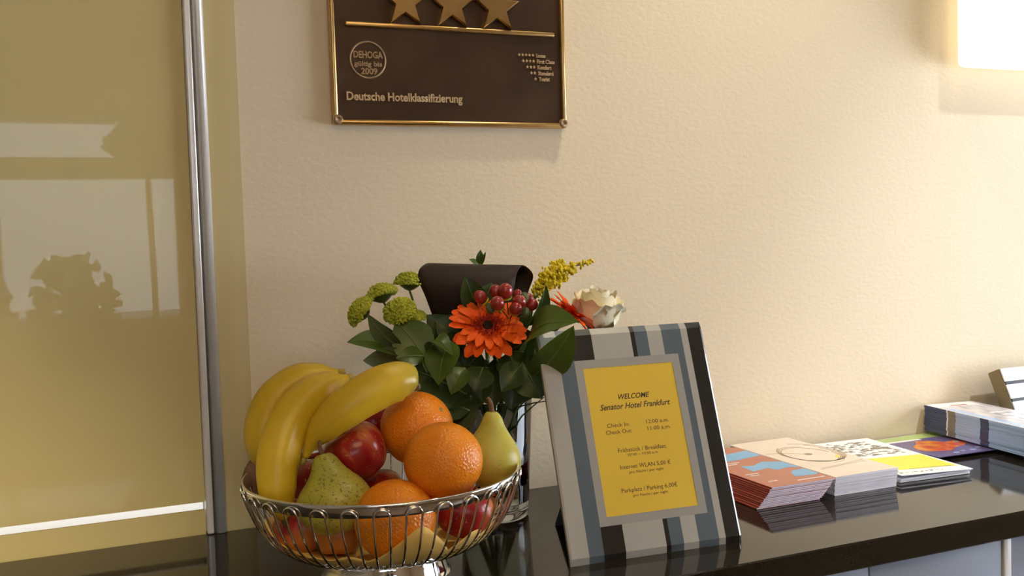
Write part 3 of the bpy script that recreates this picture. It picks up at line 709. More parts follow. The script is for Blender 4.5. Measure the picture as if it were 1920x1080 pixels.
# leaves ------------------------------------------------------------
def leaf(parent, base, tip, hw, m, nrm=None, bow=0.12, fold=0.25, wave=0.0, rib=True):
    """blade from base to tip (world points); nrm the way its upper face looks"""
    inv = parent.matrix_world.inverted()
    base, tip = Vector(base), Vector(tip)
    ax = tip - base; L = ax.length; ax.normalize()
    nz = Vector(nrm) if nrm is not None else (-FWD * .7 + UP * .7)
    nz = (nz - ax * nz.dot(ax)).normalized(); sd = nz.cross(ax)
    n = 10; V, F = [], []
    prof = [(0, .05), (.08, .45), (.2, .78), (.38, 1.0), (.55, .96), (.72, .74), (.86, .42), (.95, .16), (1, .0)]
    for i in range(n + 1):
        t = i / n; w = 1.15 * hw * lerp_tab(prof, t) + 1e-5
        for j in range(7):
            s = (j - 3) / 3
            h = bow * L * math.sin(t * PI) + fold * w * abs(s) ** 1.3 + wave * hw * math.sin(t * 11 + s * 2) * s
            V.append(base + ax * (L * t) + sd * (s * w) + nz * h)
    for i in range(n):
        for j in range(6): F.append((i * 7 + j, i * 7 + j + 1, (i + 1) * 7 + j + 1, (i + 1) * 7 + j))
    o = obj('leaf', mesh('leaf', [inv @ v for v in V], F, smooth=True), M[m], parent)
    if rib:
        mid = [inv @ (V[i * 7 + 3] + nz * 0.0003) for i in range(n)]
        tube('midrib', mid, lambda t: 0.0010 - 0.0007 * t, M['vein'], o, n=5)
    return o
def branch(label, root_px, off, leaves, group='leafy greenery in the bouquet', mid=None):
    c = PX(*root_px)
    e = empty('leafy_branch', c, label=label, cat='branch', group=group)
    stem_to(c, e, off, 0.0015, mid)
    for L in leaves:
        b, t, hw, m = L[:4]; kw = L[4] if len(L) > 4 else {}
        leaf(e, PX(*b), PX(*t), hw, m, **kw)
        bp = PX(*b)
        if (bp - c).length > 0.006:
            inv = e.matrix_world.inverted()
            tube('twig', [inv @ q for q in catmull([c, (c + bp) / 2 + Vector((0, 0, .003)), bp], 6)], 0.0008, M['stem'], e, n=5)
    return e
FA = dict(nrm=-FWD * .8 + UP * .5)
branch('leafy branch with broad leaves spreading out at the left of the bouquet', (775, 668, 1.125), (-0.034, -0.016), [
    ((752, 664, 1.115), (650, 642, 1.085), 0.0185, 'leaf_mid', dict(nrm=-FWD * .55 + UP * .8, bow=.14, fold=.1)),
    ((752, 652, 1.110), (689, 588, 1.085), 0.0105, 'leaf_back', dict(nrm=-FWD * .8 - RIGHT * .45 + UP * .1, bow=.12, fold=.2)),
    ((762, 668, 1.110), (680, 676, 1.075), 0.0115, 'leaf_back', dict(nrm=-FWD * .85 - UP * .2, bow=-.05, fold=.15)),
    ((800, 672, 1.105), (742, 600, 1.115), 0.0215, 'leaf_mid', dict(nrm=-FWD * .9 + UP * .4, bow=.06, fold=.12)),
    ((795, 668, 1.100), (742, 672, 1.085), 0.0100, 'leaf_mid', dict(nrm=-FWD * .9 + UP * .4, bow=.1)),
], mid=PX(820, 690, 1.15))
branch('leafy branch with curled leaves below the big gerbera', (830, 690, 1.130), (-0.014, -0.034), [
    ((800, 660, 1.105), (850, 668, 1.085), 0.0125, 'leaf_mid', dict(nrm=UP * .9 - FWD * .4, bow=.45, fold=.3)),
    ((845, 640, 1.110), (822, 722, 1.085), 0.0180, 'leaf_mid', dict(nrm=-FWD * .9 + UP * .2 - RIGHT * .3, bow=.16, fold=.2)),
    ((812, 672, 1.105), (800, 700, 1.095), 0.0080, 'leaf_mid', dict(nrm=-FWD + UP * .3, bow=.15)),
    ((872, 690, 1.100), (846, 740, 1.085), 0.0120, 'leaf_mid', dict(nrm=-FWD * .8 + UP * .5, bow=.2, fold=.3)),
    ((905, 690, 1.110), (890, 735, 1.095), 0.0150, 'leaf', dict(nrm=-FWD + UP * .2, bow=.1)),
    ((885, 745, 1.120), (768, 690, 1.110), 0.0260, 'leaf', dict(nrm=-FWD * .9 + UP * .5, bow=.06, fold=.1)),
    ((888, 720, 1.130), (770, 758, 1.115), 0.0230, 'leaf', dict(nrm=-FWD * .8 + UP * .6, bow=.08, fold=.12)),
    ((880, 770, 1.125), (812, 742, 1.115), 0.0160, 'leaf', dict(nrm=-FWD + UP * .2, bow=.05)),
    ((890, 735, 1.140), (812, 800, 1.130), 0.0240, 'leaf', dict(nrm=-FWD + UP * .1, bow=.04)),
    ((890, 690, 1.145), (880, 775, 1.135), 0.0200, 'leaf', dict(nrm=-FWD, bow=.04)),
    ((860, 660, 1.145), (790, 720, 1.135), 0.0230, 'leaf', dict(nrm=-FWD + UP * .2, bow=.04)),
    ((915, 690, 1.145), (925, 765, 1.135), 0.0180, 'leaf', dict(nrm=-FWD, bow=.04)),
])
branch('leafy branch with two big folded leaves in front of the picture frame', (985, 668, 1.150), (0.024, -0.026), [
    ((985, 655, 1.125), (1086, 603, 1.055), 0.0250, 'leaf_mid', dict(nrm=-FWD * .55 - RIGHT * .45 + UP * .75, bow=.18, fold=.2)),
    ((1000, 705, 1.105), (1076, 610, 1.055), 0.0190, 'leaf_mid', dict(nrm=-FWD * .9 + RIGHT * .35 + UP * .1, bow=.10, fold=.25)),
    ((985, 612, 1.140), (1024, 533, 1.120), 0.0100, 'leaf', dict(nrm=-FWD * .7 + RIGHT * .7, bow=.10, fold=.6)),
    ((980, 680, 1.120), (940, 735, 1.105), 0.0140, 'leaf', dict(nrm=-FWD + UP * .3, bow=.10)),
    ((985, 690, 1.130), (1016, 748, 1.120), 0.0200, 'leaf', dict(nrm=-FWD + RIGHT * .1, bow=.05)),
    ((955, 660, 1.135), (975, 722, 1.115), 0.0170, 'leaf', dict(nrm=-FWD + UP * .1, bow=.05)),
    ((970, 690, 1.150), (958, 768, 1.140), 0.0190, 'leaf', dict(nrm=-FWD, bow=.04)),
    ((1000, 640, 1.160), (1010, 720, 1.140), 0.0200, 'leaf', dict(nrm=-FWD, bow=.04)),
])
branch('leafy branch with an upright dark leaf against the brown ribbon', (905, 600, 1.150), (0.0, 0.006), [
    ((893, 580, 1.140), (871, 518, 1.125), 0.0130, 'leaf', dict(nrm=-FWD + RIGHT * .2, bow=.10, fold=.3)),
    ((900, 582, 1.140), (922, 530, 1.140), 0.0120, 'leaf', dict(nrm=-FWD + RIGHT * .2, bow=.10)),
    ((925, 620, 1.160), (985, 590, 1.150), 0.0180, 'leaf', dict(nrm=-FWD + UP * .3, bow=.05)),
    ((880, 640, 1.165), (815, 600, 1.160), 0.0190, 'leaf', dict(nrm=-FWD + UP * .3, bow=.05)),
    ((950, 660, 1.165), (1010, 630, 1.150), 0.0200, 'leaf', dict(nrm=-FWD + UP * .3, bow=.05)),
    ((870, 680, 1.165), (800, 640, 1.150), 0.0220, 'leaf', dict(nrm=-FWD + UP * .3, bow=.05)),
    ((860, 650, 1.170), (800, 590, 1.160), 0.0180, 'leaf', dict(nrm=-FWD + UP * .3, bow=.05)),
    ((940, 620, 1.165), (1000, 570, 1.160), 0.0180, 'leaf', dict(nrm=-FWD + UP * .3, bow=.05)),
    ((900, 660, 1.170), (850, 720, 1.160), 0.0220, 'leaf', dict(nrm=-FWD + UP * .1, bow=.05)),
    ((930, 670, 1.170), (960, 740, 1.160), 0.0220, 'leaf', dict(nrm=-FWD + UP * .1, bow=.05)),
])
branch('thin twig with tiny leaves sticking up above the brown ribbon', (896, 505, 1.255), (-0.004, 0.030), [
    ((900, 497, 1.250), (901, 468, 1.245), 0.0045, 'leaf_mid', dict(rib=False)),
    ((895, 498, 1.250), (879, 486, 1.245), 0.0040, 'leaf_mid', dict(rib=False)),
    ((904, 496, 1.250), (911, 472, 1.250), 0.0020, 'leaf', dict(rib=False)),
])
# loose stems ends twisting at the vase mouth
tw = empty('grass_wisps', VB + Vector((0.03, -0.03, 0.15)), label='thin twisted grass wisps at the vase mouth beside the frame', cat='grass')
inv = tw.matrix_world.inverted()
for a, b, c in (((962, 782, 1.17), (985, 752, 1.14), (1022, 737, 1.13)), ((968, 772, 1.17), (992, 758, 1.15), (1024, 752, 1.13)), ((960, 790, 1.18), (975, 762, 1.16), (1002, 738, 1.15)), ((972, 790, 1.18), (990, 770, 1.16), (1020, 745, 1.14))):
    tube('wisp', [inv @ p for p in catmull([PX(950, 840, 1.21), PX(*a), PX(*b), PX(*c)], 12)], lambda t: 0.0013 - 0.0007 * t, M['stem'], tw, n=5)

# berries --------------------------------------------------------------
bs = empty('berry_sprig', PX(955, 600, 1.135), label='sprig of glossy red berries behind the big gerbera', cat='berries')
stem_to(PX(955, 600, 1.135), bs, (0.010, -0.012), 0.0014)
inv = bs.matrix_world.inverted()
bprof = [(0.0075 * math.sin(PI * k / 10) * (1.0 if k > 4 else .96), -0.0088 * math.cos(PI * k / 10)) for k in range(11)]
bme = None
for (u, v, dd, s) in ((901, 557, 1.115, 1.0), (930, 547, 1.12, .98), (933, 569, 1.085, 1.05), (948, 546, 1.11, 1.12), (973, 567, 1.10, 1.10), (967, 579, 1.095, 1.0), (988, 561, 1.125, .9), (997, 572, 1.125, .92), (970, 552, 1.13, .7)):
    ax = (PX(u, v, dd) - PX(955, 612, 1.14)).normalized()
    rot = frame_rot(ax, RIGHT)
    o = lathe('berry', bprof, M['berry'], bs, n=18); o.data.name = 'berry'
    o.matrix_local = inv @ (Matrix.Translation(PX(u, v, dd)) @ rot.to_4x4() @ Matrix.Scale(s, 4))
    cx = lathe('calyx', [(0.0058, -0.0060), (0.0062, -0.0078), (0.0035, -0.0100), (0, -0.0105)], M['chrys'], o, n=10)
    tube('twig', [inv @ p for p in catmull([PX(955, 600, 1.135), PX(u * .4 + 955 * .6, v * .4 + 600 * .6, dd + .012), PX(u, v, dd) - ax * 0.009], 6)], 0.0008, M['stem'], bs, n=5)
for (u, v, dd) in ((985, 586, 1.12), (920, 578, 1.09), (983, 558, 1.115)):
    o = lathe('unripe_berry', [(r * .72, z * .72) for r, z in bprof], M['leaf_back'], bs, n=14); o.matrix_local = inv @ Matrix.Translation(PX(u, v, dd))

# goldenrod --------------------------------------------------------------
gr = empty('goldenrod', PX(1003, 562, 1.20), label='yellow goldenrod plume arching to the right above the frame', cat='flower')
inv = gr.matrix_world.inverted()
stem_to(PX(1003, 562, 1.20), gr, (0.018, 0.014), 0.0014)
rnd = random.Random(11)
plumes = [[(1003, 562), (1016, 535), (1036, 512), (1068, 501), (1109, 492)], [(1008, 550), (1028, 528), (1058, 516), (1082, 505)], [(1006, 558), (1022, 540), (1048, 527), (1061, 521)], [(1004, 560), (1020, 545), (1036, 534), (1049, 531)],
          [(1000, 566), (1006, 548), (1014, 528), (1024, 512)], [(1004, 548), (1018, 520), (1040, 498), (1052, 495)], [(1012, 540), (1034, 520), (1052, 508), (1072, 508)]]
for k, pl in enumerate(plumes):
    P = catmull([PX(u, v, 1.195 + 0.004 * (k % 3)) for u, v in pl], 24)
    br = tube('side_branch', [inv @ p for p in P], 0.0007, M['stem'], gr, n=5)
    parts = []
    for i, p in enumerate(P):
        if i < 5: continue
        t = i / 24
        for q in range(5):
            c = p + Vector((rnd.gauss(0, 1), rnd.gauss(0, 1), rnd.gauss(0.5, 1))) * 0.0030 * (1.25 - .7 * t)
            r = 0.0019 * rnd.uniform(.7, 1.2)
            V, F = lathe_data([(r * math.sin(PI * a / 4) + 1e-6, -r * 1.2 * math.cos(PI * a / 4)) for a in range(5)], 6)
            parts.append(([inv @ (Vector(v) + c) for v in V], F))
    fl = obj('blossoms', mesh('blossoms', *join(parts), smooth=True), M['golden'], gr); fl['kind'] = 'stuff'

# white rose --------------------------------------------------------------
rc = PX(1117, 612, 1.225)
rose = empty('white_rose', rc, frame_rot(UP * .96 + RIGHT * .10 - FWD * .22, RIGHT), label='wilting cream white rose partly hidden behind the picture frame', cat='flower')
stem_to(rc - UP * 0.010, rose, (0.034, 0.004), 0.0022)
rr = random.Random(4)
def rose_petal(R0, R1, Hh, span, flare, ragged):
    V, F = [], []; n, k = 9, 13
    for i in range(n + 1):
        t = i / n
        for j in range(k):
            s = (j / (k - 1) - .5) * 2
            a = s * span * (0.55 + .45 * math.sin(min(1, t * 1.6) * PI / 2)) / 2
            r = R0 * math.sin(min(1, t * 2.2) * PI / 2) + (R1 - R0) * t * t + flare * max(0, t - .75) ** 1.5 * 4
            z = Hh * t - 0.004 - 0.30 * Hh * (abs(s) ** 2.6) * t + ragged * math.sin(s * 9) * t * t
            V.append((r * math.cos(a), r * math.sin(a), z))
    for i in range(n):
        for j in range(k - 1): F.append((i * k + j, i * k + j + 1, (i + 1) * k + j + 1, (i + 1) * k + j))
    return mesh('petal', V, F, smooth=True)
for ring, (cnt, R0, R1, Hh, span, fl, rg) in enumerate(((3, .008, .006, .050, 2.6, -.002, .0), (4, .015, .012, .052, 2.3, .001, .001), (5, .022, .020, .048, 1.9, .004, .0016), (6, .027, .027, .042, 1.6, .012, .0022))):
    for q in range(cnt):
        pm = rose_petal(R0 * rr.uniform(.95, 1.05), R1 * rr.uniform(.95, 1.08), Hh * rr.uniform(.92, 1.06), span, fl * rr.uniform(.6, 1.5), rg)
        obj('petal', pm, M['rose'], rose, Matrix.Rotation(2 * PI * q / cnt + ring * .7, 4, 'Z'))
lathe('calyx', [(0.012, 0.002), (0.010, -0.004), (0.005, -0.010), (0.0, -0.011)], M['stem'], rose, n=12)

# brown ribbon loop --------------------------------------------------------------
def ribbon():
    e = empty('brown_ribbon', PX(845, 640, 1.19), label='wide dark brown satin ribbon looped behind the gerbera', cat='ribbon')
    inv = e.matrix_world.inverted()
    # rows across the width: (left px, right px, depth) walking from the knot up the front, over the fold and down the back
    rows = [((830, 640, 1.195), (862, 648, 1.190)), ((822, 622, 1.180), (892, 640, 1.178)), ((810, 590, 1.165), (930, 612, 1.165)), ((797, 555, 1.155), (955, 575, 1.160)), ((785, 527, 1.152), (964, 540, 1.160)),
            ((785, 508, 1.158), (968, 516, 1.166)), ((793, 498, 1.170), (974, 502, 1.178)), ((803, 493, 1.188), (981, 497, 1.192)), ((812, 496, 1.206), (993, 505, 1.206)), ((818, 508, 1.216), (1000, 518, 1.212)),
            ((822, 530, 1.218), (993, 540, 1.214)), ((828, 560, 1.215), (978, 575, 1.210)), ((836, 600, 1.208), (930, 612, 1.206)), ((842, 640, 1.200), (868, 648, 1.200))]
    n = len(rows); Lp = catmull([PX(*a) for a, b in rows], 40); Rp = catmull([PX(*b) for a, b in rows], 40)
    V, F = [], []; k = 12
    for i, (a, b) in enumerate(zip(Lp, Rp)):
        for j in range(k + 1):
            s = j / k
            V.append(inv @ (a.lerp(b, s) - FWD * 0.004 * math.sin(s * PI) * math.sin(i / 40 * PI * 2)))
    for i in range(40):
        for j in range(k): F.append((i * (k + 1) + j, i * (k + 1) + j + 1, (i + 1) * (k + 1) + j + 1, (i + 1) * (k + 1) + j))
    o = obj('loop', mesh('loop', V, F, smooth=True), M['ribbon'], e)
    md = o.modifiers.new('thickness', 'SOLIDIFY'); md.thickness = 0.0006
    tube('knot', [inv @ p for p in catmull([PX(838, 655, 1.19), PX(848, 640, 1.192), PX(858, 628, 1.195)], 8)], lambda t: 0.006 + 0.004 * math.sin(t * PI), M['ribbon'], e, n=12)
    stem_to(PX(848, 650, 1.195), e, (-0.010, 0.016), 0.0018)
ribbon()
# wired bare stems filling the vase
for k, (dx, dy, hx, hz) in enumerate(((-.012, -.028, -.02, .20), (.012, -.030, .012, .21), (.020, -.018, .020, .20), (-.024, -.012, -.03, .19), (.002, .012, .0, .22))):
    e = tube('bare_stem', [], 0, None) if False else None
    b = VB + Vector((-dx * .7, -dy * .7, .018)); P = catmull([b, VB + Vector((dx, dy, .150)), VB + Vector((hx, dy * 1.3, hz))], 12)
    root = empty('cut_stem', b, label=('thick green flower stem standing in the vase, leftmost', 'thick green flower stem in the vase below the big gerbera', 'thick green flower stem in the vase nearest the frame', 'green flower stem leaning left inside the vase', 'green flower stem at the back of the vase')[k], cat='stem', group='bare stems in the vase')
    tube('stalk', [p - b for p in P], 0.0026, M['stem'], root, n=8)
    leaf(root, P[9], P[9] + Vector((hx * 1.2, -.02, .012)), 0.008, 'leaf', rib=False)

# ------------------------------------------------------------------ picture frame with yellow card
FW, FH, LEAN, YAW = 0.2049, 0.2531, 0.3343, -0.0658
fr_rot = Matrix.Rotation(YAW, 3, 'Z') @ Matrix.Rotation(-LEAN, 3, 'X')
fr = empty('picture_frame', (0.4401, -0.3197, ZC + 0.0006), fr_rot, label='striped glass picture frame leaning back on the counter with yellow card', cat='picture frame')
BV, BU = 0.0075, 0.0022
def fdepth(u, v):
    du, dv = min(u, FW - u), min(v, FH - v)
    return max(max(0.0, BV - dv) * 0.42, max(0.0, BU - du) * 0.42)
def stripe(name, u0, u1, v0, v1, m):
    us = sorted({u0, u1} | {x for x in (BU, FW - BU) if u0 < x < u1}); vs = sorted({v0, v1} | {x for x in (BV, FH - BV) if v0 < x < v1})
    V, F = [], []
    for v in vs:
        for u in us: V.append((u, fdepth(u, v), v))
    n = len(us); top = len(V)
    V += [(u, 0.0052, v) for v in (v0, v1) for u in (u0, u1)]
    for j in range(len(vs) - 1):
        for i in range(n - 1): F.append((j * n + i, j * n + i + 1, (j + 1) * n + i + 1, (j + 1) * n + i))
    F.append((top, top + 2, top + 3, top + 1))
    F.append(tuple(range(n)) + (top + 1, top)); F.append(tuple(range((len(vs) - 1) * n, len(vs) * n)) + (top + 3, top + 2))
    F.append(tuple(j * n for j in range(len(vs))) + (top + 2, top)); F.append(tuple(j * n + n - 1 for j in range(len(vs))) + (top + 3, top + 1))
    return obj(name, mesh(name, V, F), M[m], fr)
U = lambda x: x * FW
Vv = lambda x: x * FH
VT, VBm = 0.857, 0.143
for (a, b, m) in ((0, .106, 'fr_pale'), (.106, .190, 'fr_blue'), (.863, .904, 'fr_pale'), (.904, 1, 'fr_black')):
    stripe('stripe', U(a), U(b), 0, FH, m)
for (v0, v1) in ((VT, 1), (0, VBm)):
    for (a, b, m) in ((.190, .313, 'fr_black'), (.313, .549, 'fr_pale'), (.549, .575, 'fr_black'), (.575, .652, 'fr_blue'), (.652, .742, 'fr_pale'), (.742, .863, 'fr_blue')):
        stripe('stripe', U(a), U(b), Vv(v0), Vv(v1), m)
stripe('stripe', U(.822), U(.863), Vv(VBm), Vv(VT), 'fr_blue')
# grey mat around the opening: four pieces
IU0, IU1, IV0, IV1 = .236, .775, .180, .820
for (a, b, c, d_) in ((.190, IU0, VBm, VT), (IU1, .822, VBm, VT), (IU0, IU1, VBm, IV0), (IU0, IU1, IV1, VT)):
    stripe('mat_border', U(a), U(b), Vv(c), Vv(d_), 'fr_mat')
card = box('card', (U(IU0), U(IU1), 0.0004, 0.0048, Vv(IV0), Vv(IV1)), M['card_yellow'], fr)
def line(s, u0, u1, v, h, shear=0.0, off=0.0):
    obj('text_line', text_mesh(s, U(u1 - u0), h, 0.00008, shear=shear, offset=off), M['ink'], card, Matrix.Translation((U((u0 + u1) / 2), 0.0004, Vv(v))))
line('WELCOME', .415, .603, .672, .0060, .32, .016)
line('Senator Hotel Frankfurt', .297, .720, .630, .0066, .32, .016)
line('Check In:', .322, .452, .5530, .0046); line('12:00 a.m.', .555, .692, .5550, .0046)
line('Check Out:', .309, .462, .5235, .0046); line('11:00 a.m.', .556, .695, .5250, .0046)
line('Frühstück / Breakfast:', .362, .650, .4415, .0048)
line('07:00 – 10:00 a.m.', .414, .598, .4225, .0030)
line('Internet WLAN 5,00 €', .358, .657, .3700, .0048)
line('pro Nacht / per night', .406, .610, .3490, .0030)
line('Parkplatz / Parking 6,00€', .344, .674, .2710, .0048)
line('pro Nacht / per night', .406, .612, .2495, .0030)
box('backing', (0.004, FW - 0.004, 0.0053, 0.0085, 0.004, FH - 0.004), M['velvet'], fr)
# easel leg: foot on the counter, hinge on the backing
inv = fr.matrix_world.inverted()
foot_y, top_y, top_z = -0.1760, -0.2575, 0.150
lv = []
for x in (0.491, 0.562):
    for dy in (0.0, 0.0035):
        lv += [(x, foot_y + dy, ZC + 0.0006), (x + (0.012 if x < .5 else -0.012), top_y + dy, ZC + top_z)]
lg = obj('easel_leg', mesh('easel_leg', [inv @ Vector(v) for v in lv], [(0, 1, 3, 2), (4, 6, 7, 5), (0, 4, 5, 1), (2, 3, 7, 6), (0, 2, 6, 4), (1, 5, 7, 3)]), M['velvet'], fr)

# ------------------------------------------------------------------ brochures
def rect(x, y, w, l): return [(x, y), (x + w, y), (x + w, y + l), (x, y + l)]
def booklet(loc, rz, w, l, t, cover_m, spine_m, name, label, cat, group):
    e = empty(name, loc, Matrix.Rotation(rz, 3, 'Z'), label=label, cat=cat, group=group)
    c = 0.00022
    V, F = join([box_data(0, w, 0, l, 0, c), box_data(0, w, 0, l, t - c, t)])
    obj('cover', mesh('cover', V, F), M[cover_m], e)
    sp = []
    for k in range(7):
        a = PI / 2 + PI * k / 6; sp.append((0.0006 * math.cos(a), t / 2 + t / 2 * math.sin(a)))
    n = len(sp); V = [(x, 0, z) for x, z in sp] + [(x, l, z) for x, z in sp]
    F = [(i, i + 1, n + i + 1, n + i) for i in range(n - 1)] + [tuple(range(n)), tuple(range(2 * n - 1, n - 1, -1))]
    obj('spine', mesh('spine', V, F, smooth=False), M[spine_m], e)
    box('pages', (0.0003, w - 0.0008, 0.0006, l - 0.0006, c, t - c), M['pages'], e)
    return e
def flat(parent, name, poly, z, m):
    V, F = slab_data(poly, z, z + 0.00008); return obj(name, mesh(name, V, F), M[m], parent)
def strokes(parent, name, paths, z, w, m):
    parts = []
    for P in paths:
        P = catmull([(x, y, z) for x, y in P], 24)
        V, F = [], []
        for i, p in enumerate(P):
            t = (P[min(i + 1, 24)] - P[max(i - 1, 0)]).normalized(); s = Vector((-t.y, t.x, 0)) * w / 2
            V += [p + s, p - s, p + s + Vector((0, 0, .00006)), p - s + Vector((0, 0, .00006))]
        for i in range(24):
            a, b = i * 4, i * 4 + 4
            F += [(a + 2, a + 3, b + 3, b + 2), (a, a + 2, b + 2, b), (a + 1, b + 1, b + 3, a + 3)]
        parts.append((V, F))
    return obj(name, mesh(name, *join(parts)), M[m], parent)
ORD = ['lowest', 'second', 'third', 'fourth', 'fifth', 'sixth', 'seventh', 'eighth', 'ninth', 'tenth', 'eleventh', 'twelfth']
def place(k): return 'at the very bottom of' if k == 0 else ORD[k] + ' from the bottom in'
NB = 12; TB = 0.00235
rnd = random.Random(21)
for k in range(NB):
    t = k / (NB - 1)
    x = 0.7365 + 0.0145 * t + rnd.uniform(-.0008, .0008); y = -0.2370 - 0.0100 * t + rnd.uniform(-.0008, .0008)
    lab = 'brick red and blue brochure, top of the stack beside the frame' if k == NB - 1 else 'red spined brochure %s the stack beside the frame' % place(k)
    e = booklet((x, y, ZC + 0.0004 + k * TB), rnd.uniform(-.006, .006), 0.0985, 0.212, TB - 0.0001, 'red_print', 'dark_red', 'brochure', lab, 'brochure', 'red brochures stacked beside the frame')
    if k == NB - 1:
        z = TB
        flat(e, 'blue_shape', [(0.002, .150), (.040, .140), (.097, .150), (.097, .185), (.06, .178), (.03, .190), (.002, .184)], z, 'blue_print')
        flat(e, 'blue_shape', [(0.030, .078), (.058, .084), (.062, .070), (.086, .075), (.097, .066), (.097, .105), (.074, .118), (.050, .104), (.032, .110)], z, 'blue_print')
        flat(e, 'blue_shape', [(0.060, .030), (.090, .026), (.097, .032), (.097, .060), (.075, .056), (.066, .046)], z, 'blue_print')
        for (u0, u1, v) in ((.012, .045, .128), (.015, .036, .120), (.010, .030, .066), (.012, .026, .058), (.05, .092, .012), (.014, .028, .024)):
            flat(e, 'white_print', rect(u0, v, u1 - u0, .0028), z, 'paper')
for k in range(NB):
    t = k / (NB - 1)
    x = 0.8600 - 0.0080 * t + rnd.uniform(-.0006, .0006); y = -0.2330 - 0.0120 * t + rnd.uniform(-.0008, .0008)
    lab = 'beige brochure with a thin looping line drawing, top of its stack' if k == NB - 1 else 'beige brochure %s the stack next to the red ones' % place(k)
    e = booklet((x, y, ZC + 0.0004 + k * TB), rnd.uniform(-.005, .003), 0.1035, 0.226, TB - 0.0001, 'beige_print', 'paper', 'brochure', lab, 'brochure', 'beige brochures stacked next to the red ones')
    if k == NB - 1:
        paths = []
        for q in range(5):
            cx, cy = .056 + .002 * q, .118 + .003 * q; a0, b0 = .034 + .0025 * q, .046 + .003 * q
            paths.append([(cx + a0 * math.cos(2 * PI * w / 12 + q), cy + b0 * math.sin(2 * PI * w / 12 + q)) for w in range(12 - q)])
        paths += [[(.004, .150), (.03, .140), (.056, .120)], [(.05, .062), (.075, .070), (.095, .100)], [(.010, .040), (.05, .047), (.094, .052)], [(.016, .046), (.06, .052), (.098, .06)]]
        strokes(e, 'line_drawing', paths[:5], TB, .0016, 'ink_brown'); strokes(e, 'line_drawing', paths[5:], TB, .0009, 'ink_brown')
        flat(e, 'knot_print', [(.050, .118), (.056, .114), (.062, .118), (.060, .125), (.052, .126)], TB, 'ink_brown')
        flat(e, 'yellow_print', [(.078, .082), (.086, .090), (.084, .098), (.076, .088)], TB, 'yellow_print')
# white and yellow magazine lying on a folded sheet
def sheet(loc, rz, w, l, zf, m, name, label, cat, group=None, t=0.0006):
    """thin curved sheet, zf(u,v) its height over the counter"""
    e = empty(name, loc, Matrix.Rotation(rz, 3, 'Z'), label=label, cat=cat, group=group)
    n = 8; V, F = [], []
    for s in (0, 1):
        for i in range(n + 1):
            for j in range(n + 1): V.append((w * i / n, l * j / n, zf(i / n, j / n) + s * t))
    k = (n + 1) ** 2
    for i in range(n):
        for j in range(n):
            a = i * (n + 1) + j
            F += [(a, a + 1, a + n + 2, a + n + 1), (k + a, k + a + n + 1, k + a + n + 2, k + a + 1)]
    for i in range(n):
        for a, b in (((i) * (n + 1), (i + 1) * (n + 1)), (i * (n + 1) + n, (i + 1) * (n + 1) + n), (i, i + 1), (n * (n + 1) + i, n * (n + 1) + i + 1)):
            F.append((a, b, k + b, k + a))
    obj('sheet', mesh('sheet', V, F), M[m], e)
    return e
MX, MY, MR = 0.9745, -0.2300, R_(-3.5)
sheet((MX + 0.004, MY + 0.006, ZC + 0.0006), MR, 0.118, 0.212, lambda u, v: 0.0012 * v, 'paper', 'leaflet', 'white folded leaflet under the yellow and white map leaflet', 'leaflet', t=0.0030)
sheet((MX + 0.002, MY + 0.002, ZC + 0.0048), MR, 0.118, 0.214, lambda u, v: 0.001 * v + 0.001 * u, 'pages', 'leaflet', 'thin white leaflet just beneath the yellow and white map leaflet', 'leaflet', t=0.0020)
mg = sheet((MX, MY - 0.001, ZC + 0.0082), MR, 0.120, 0.216, lambda u, v: 0.0028 * v + 0.0035 * (1 - u) * (1 - v), 'paper', 'map_leaflet', 'white leaflet with grey scribbled drawing and bright yellow block', 'leaflet', t=0.0008)
mz = lambda u, v: 0.0028 * v + 0.0035 * (1 - u) * (1 - v) + 0.0010
def mpoly(name, pts, m):
    V = [(u * .120, v * .216, mz(u, v)) for u, v in pts]; V2 = [(x, y, z + .0001) for x, y, z in V]; n = len(V)
    F = [tuple(range(n, 2 * n))] + [(i, (i + 1) % n, n + (i + 1) % n, n + i) for i in range(n)]
    return obj(name, mesh(name, V + V2, F), M[m], mg)
mpoly('yellow_block', [(.02, .13), (.94, .10), (.96, .44), (.02, .47)], 'yellow_print')
for k in range(110):
    u, v = rnd.uniform(.10, .84), rnd.uniform(.52, .92)
    a = rnd.uniform(-.4, .4); L = rnd.uniform(.03, .10); h = rnd.uniform(.006, .018)
    c, s = math.cos(a), math.sin(a)
    mpoly('scribble', [(u, v), (u + L * c, v + L * s * .5), (u + L * c - h, v + L * s * .5 + h), (u + L * .4, v + h * 1.8), (u - h, v + h)], 'ink_grey')
for k in range(9):
    u = .05 + .07 * k; mpoly('scribble', [(u, .035 + .02 * (k % 2)), (u + .05, .05), (u + .055, .06), (u + .01, .07 - .015 * (k % 3))], 'ink_grey')
mpoly('caption', [(.30, .125), (.88, .108), (.88, .122), (.30, .140)], 'ink_brown')
# green and violet leaflets
gl = sheet((1.128, -0.070, ZC + 0.0005), R_(1), 0.150, 0.064, lambda u, v: 0.0, 'paper', 'leaflet', 'pale green topped leaflet flat against the wall behind the violet card', 'leaflet', t=0.0012)
flat(gl, 'green_print', rect(0.001, .022, .148, .0405), 0.0013, 'green_print')
pc = sheet((1.1180, -0.1560, ZC + 0.0022), R_(-1.5), 0.127, 0.120, lambda u, v: 0.0025 * (1 - v), 'purple_print', 'postcard', 'violet card with a fiery orange picture between the leaflets', 'card', t=0.0012)
def ppoly(name, pts, m, dz=0.0013):
    V = [(u * .127, v * .120, .0025 * (1 - v) + dz) for u, v in pts]; V2 = [(x, y, z + .0001) for x, y, z in V]; n = len(V)
    F = [tuple(range(n, 2 * n))] + [(i, (i + 1) % n, n + (i + 1) % n, n + i) for i in range(n)]
    return obj(name, mesh(name, V + V2, F), M[m], pc)
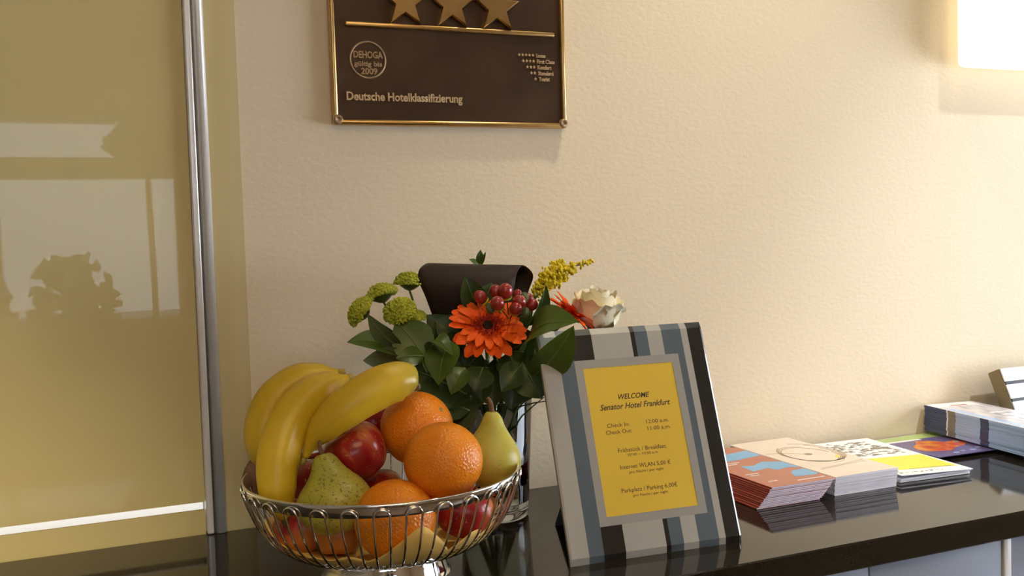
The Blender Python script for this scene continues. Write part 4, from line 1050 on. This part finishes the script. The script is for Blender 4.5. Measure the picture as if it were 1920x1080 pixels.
ppoly('fiery_print', [(.16, .30), (.40, .22), (.58, .34), (.78, .40), (.93, .52), (.90, .70), (.72, .66), (.60, .84), (.44, .88), (.34, .74), (.18, .62), (.10, .46)], 'fire_print')
ppoly('white_print', [(.02, .93), (.60, .93), (.60, .995), (.02, .995)], 'paper')
for (u, v, s) in ((.36, .10, .05), (.5, .14, .04), (.64, .12, .05), (.84, .60, .05), (.78, .20, .04)):
    ppoly('pale_dot', [(u + s * math.cos(a * PI / 3), v + s * .6 * math.sin(a * PI / 3)) for a in range(6)], 'pale_blue', 0.0015)
# stack of blue magazines
NM = 10; TM = 0.0041
BLR = R_(-7.6)
bands = [(0.0, .052, 'navy'), (.0525, .0555, 'paper'), (.056, .073, 'taupe'), (.073, .127, 'pale_blue'), (.127, .145, 'navy'), (.145, .245, 'pale_blue')]
for k in range(NM):
    off = Vector((rnd.uniform(-.0010, .0010), rnd.uniform(-.0012, .0012), 0))
    lab = 'blue spined magazine with printed cover, top of the stack by the wall' if k == NM - 1 else 'blue spined magazine %s the tall stack by the wall' % place(k)
    e = empty('magazine', Vector((1.2440, -0.0060, ZC + 0.0080 + k * TM)) + off, Matrix.Rotation(BLR, 3, 'Z'), label=lab, cat='magazine', group='blue spined magazines stacked by the wall')
    box('pages', (0.0009, 0.092, -0.245, 0.0, 0.0, TM - 0.0004), M['pages'], e)
    for a, b, m in bands:
        box('spine_band', (0.0, 0.0008, -b, -a, 0.0, TM - 0.0002), M[m], e)
    box('cover', (0.0008, 0.0925, -0.245, 0.0, TM - 0.00035, TM - 0.0001), M['mag_cover' if k == NM - 1 else 'pale_blue'], e)
    if k == NM - 1:
        flat(e, 'title_print', rect(0.004, -.030, .080, .028), TM - 0.0001, 'paper')
        flat(e, 'red_print', [(.030, -.026), (.062, -.028), (.060, -.022), (.034, -.020)], TM, 'red_print')
        for q in range(4): flat(e, 'cover_line', rect(.045 + .003 * (q % 2), -.10 - .022 * q, .036, .006), TM - 0.0001, 'paper')
        flat(e, 'blue_print', rect(.006, -.245, .010, .20), TM - 0.0001, 'pale_blue')
# slatted white board at the far right
sb = empty('slatted_board', (1.358, -0.1015, ZC + 0.0004), Matrix.Rotation(R_(-24), 3, 'X'), label='leaning white slatted board with black gaps at the right edge', cat='sign')
box('frame', (0.0, 0.17, 0.003, 0.026, 0.0, 0.115), M['olive_board'], sb, bevel=0.001)
box('dark_backing', (0.004, 0.168, 0.0015, 0.003, 0.001, 0.1135), M['black_slot'], sb)
for z0, z1 in ((.001, .0290), (.0345, .0580), (.0635, .0868), (.0925, .1140)):
    box('slat', (0.001, 0.169, -0.001, 0.0015, z0, z1), M['paper'], sb)

# ------------------------------------------------------------------ lobby seen only in reflections
def potted(x, y, label, seed, zc, zr, spread, m='leaf'):
    rn = random.Random(seed)
    e = empty('potted_plant', (x, y, 0), label=label, cat='plant', group='plants by the lobby window')
    lathe('pot', [(0.0, 0.001), (0.11, 0.001), (0.14, 0.42), (0.13, 0.42), (0.12, 0.38), (0.0, 0.38)], M['grey_paint'], e, n=20)
    tube('trunk', [(0, 0, .38), (0.01, 0, (zc + .38) / 2), (0, 0.01, zc)], 0.014, M['stem_brown'], e, n=7)
    V, F = [], []
    for k in range(420):
        while True:
            q = Vector((rn.uniform(-1, 1), rn.uniform(-1, 1), rn.uniform(-1, 1)))
            if q.length < 1: break
        c = Vector((q.x * spread, q.y * spread * .8, zc + q.z * zr))
        d_ = Vector((rn.gauss(0, 1), rn.gauss(0, 1), rn.gauss(.2, 1))).normalized() * .075; s_ = d_.orthogonal().normalized() * .026
        n = len(V); V += [c - d_ * .5, c + s_, c + d_ * .5, c - s_]; F.append((n, n + 1, n + 2, n + 3))
    fo = obj('foliage', mesh('foliage', V, F), M[m], e); fo['kind'] = 'stuff'
potted(-0.10, -3.62, 'round bushy potted plant before the middle of the lobby window', 1, 1.08, 0.27, 0.19)
potted(-0.52, -3.62, 'round bushy potted plant further left before the lobby window', 2, 1.06, 0.26, 0.19)
potted(0.24, -3.62, 'tall slender potted tree with leaves high in the lobby window', 3, 1.83, 0.10, 0.17, 'leaf_mid')
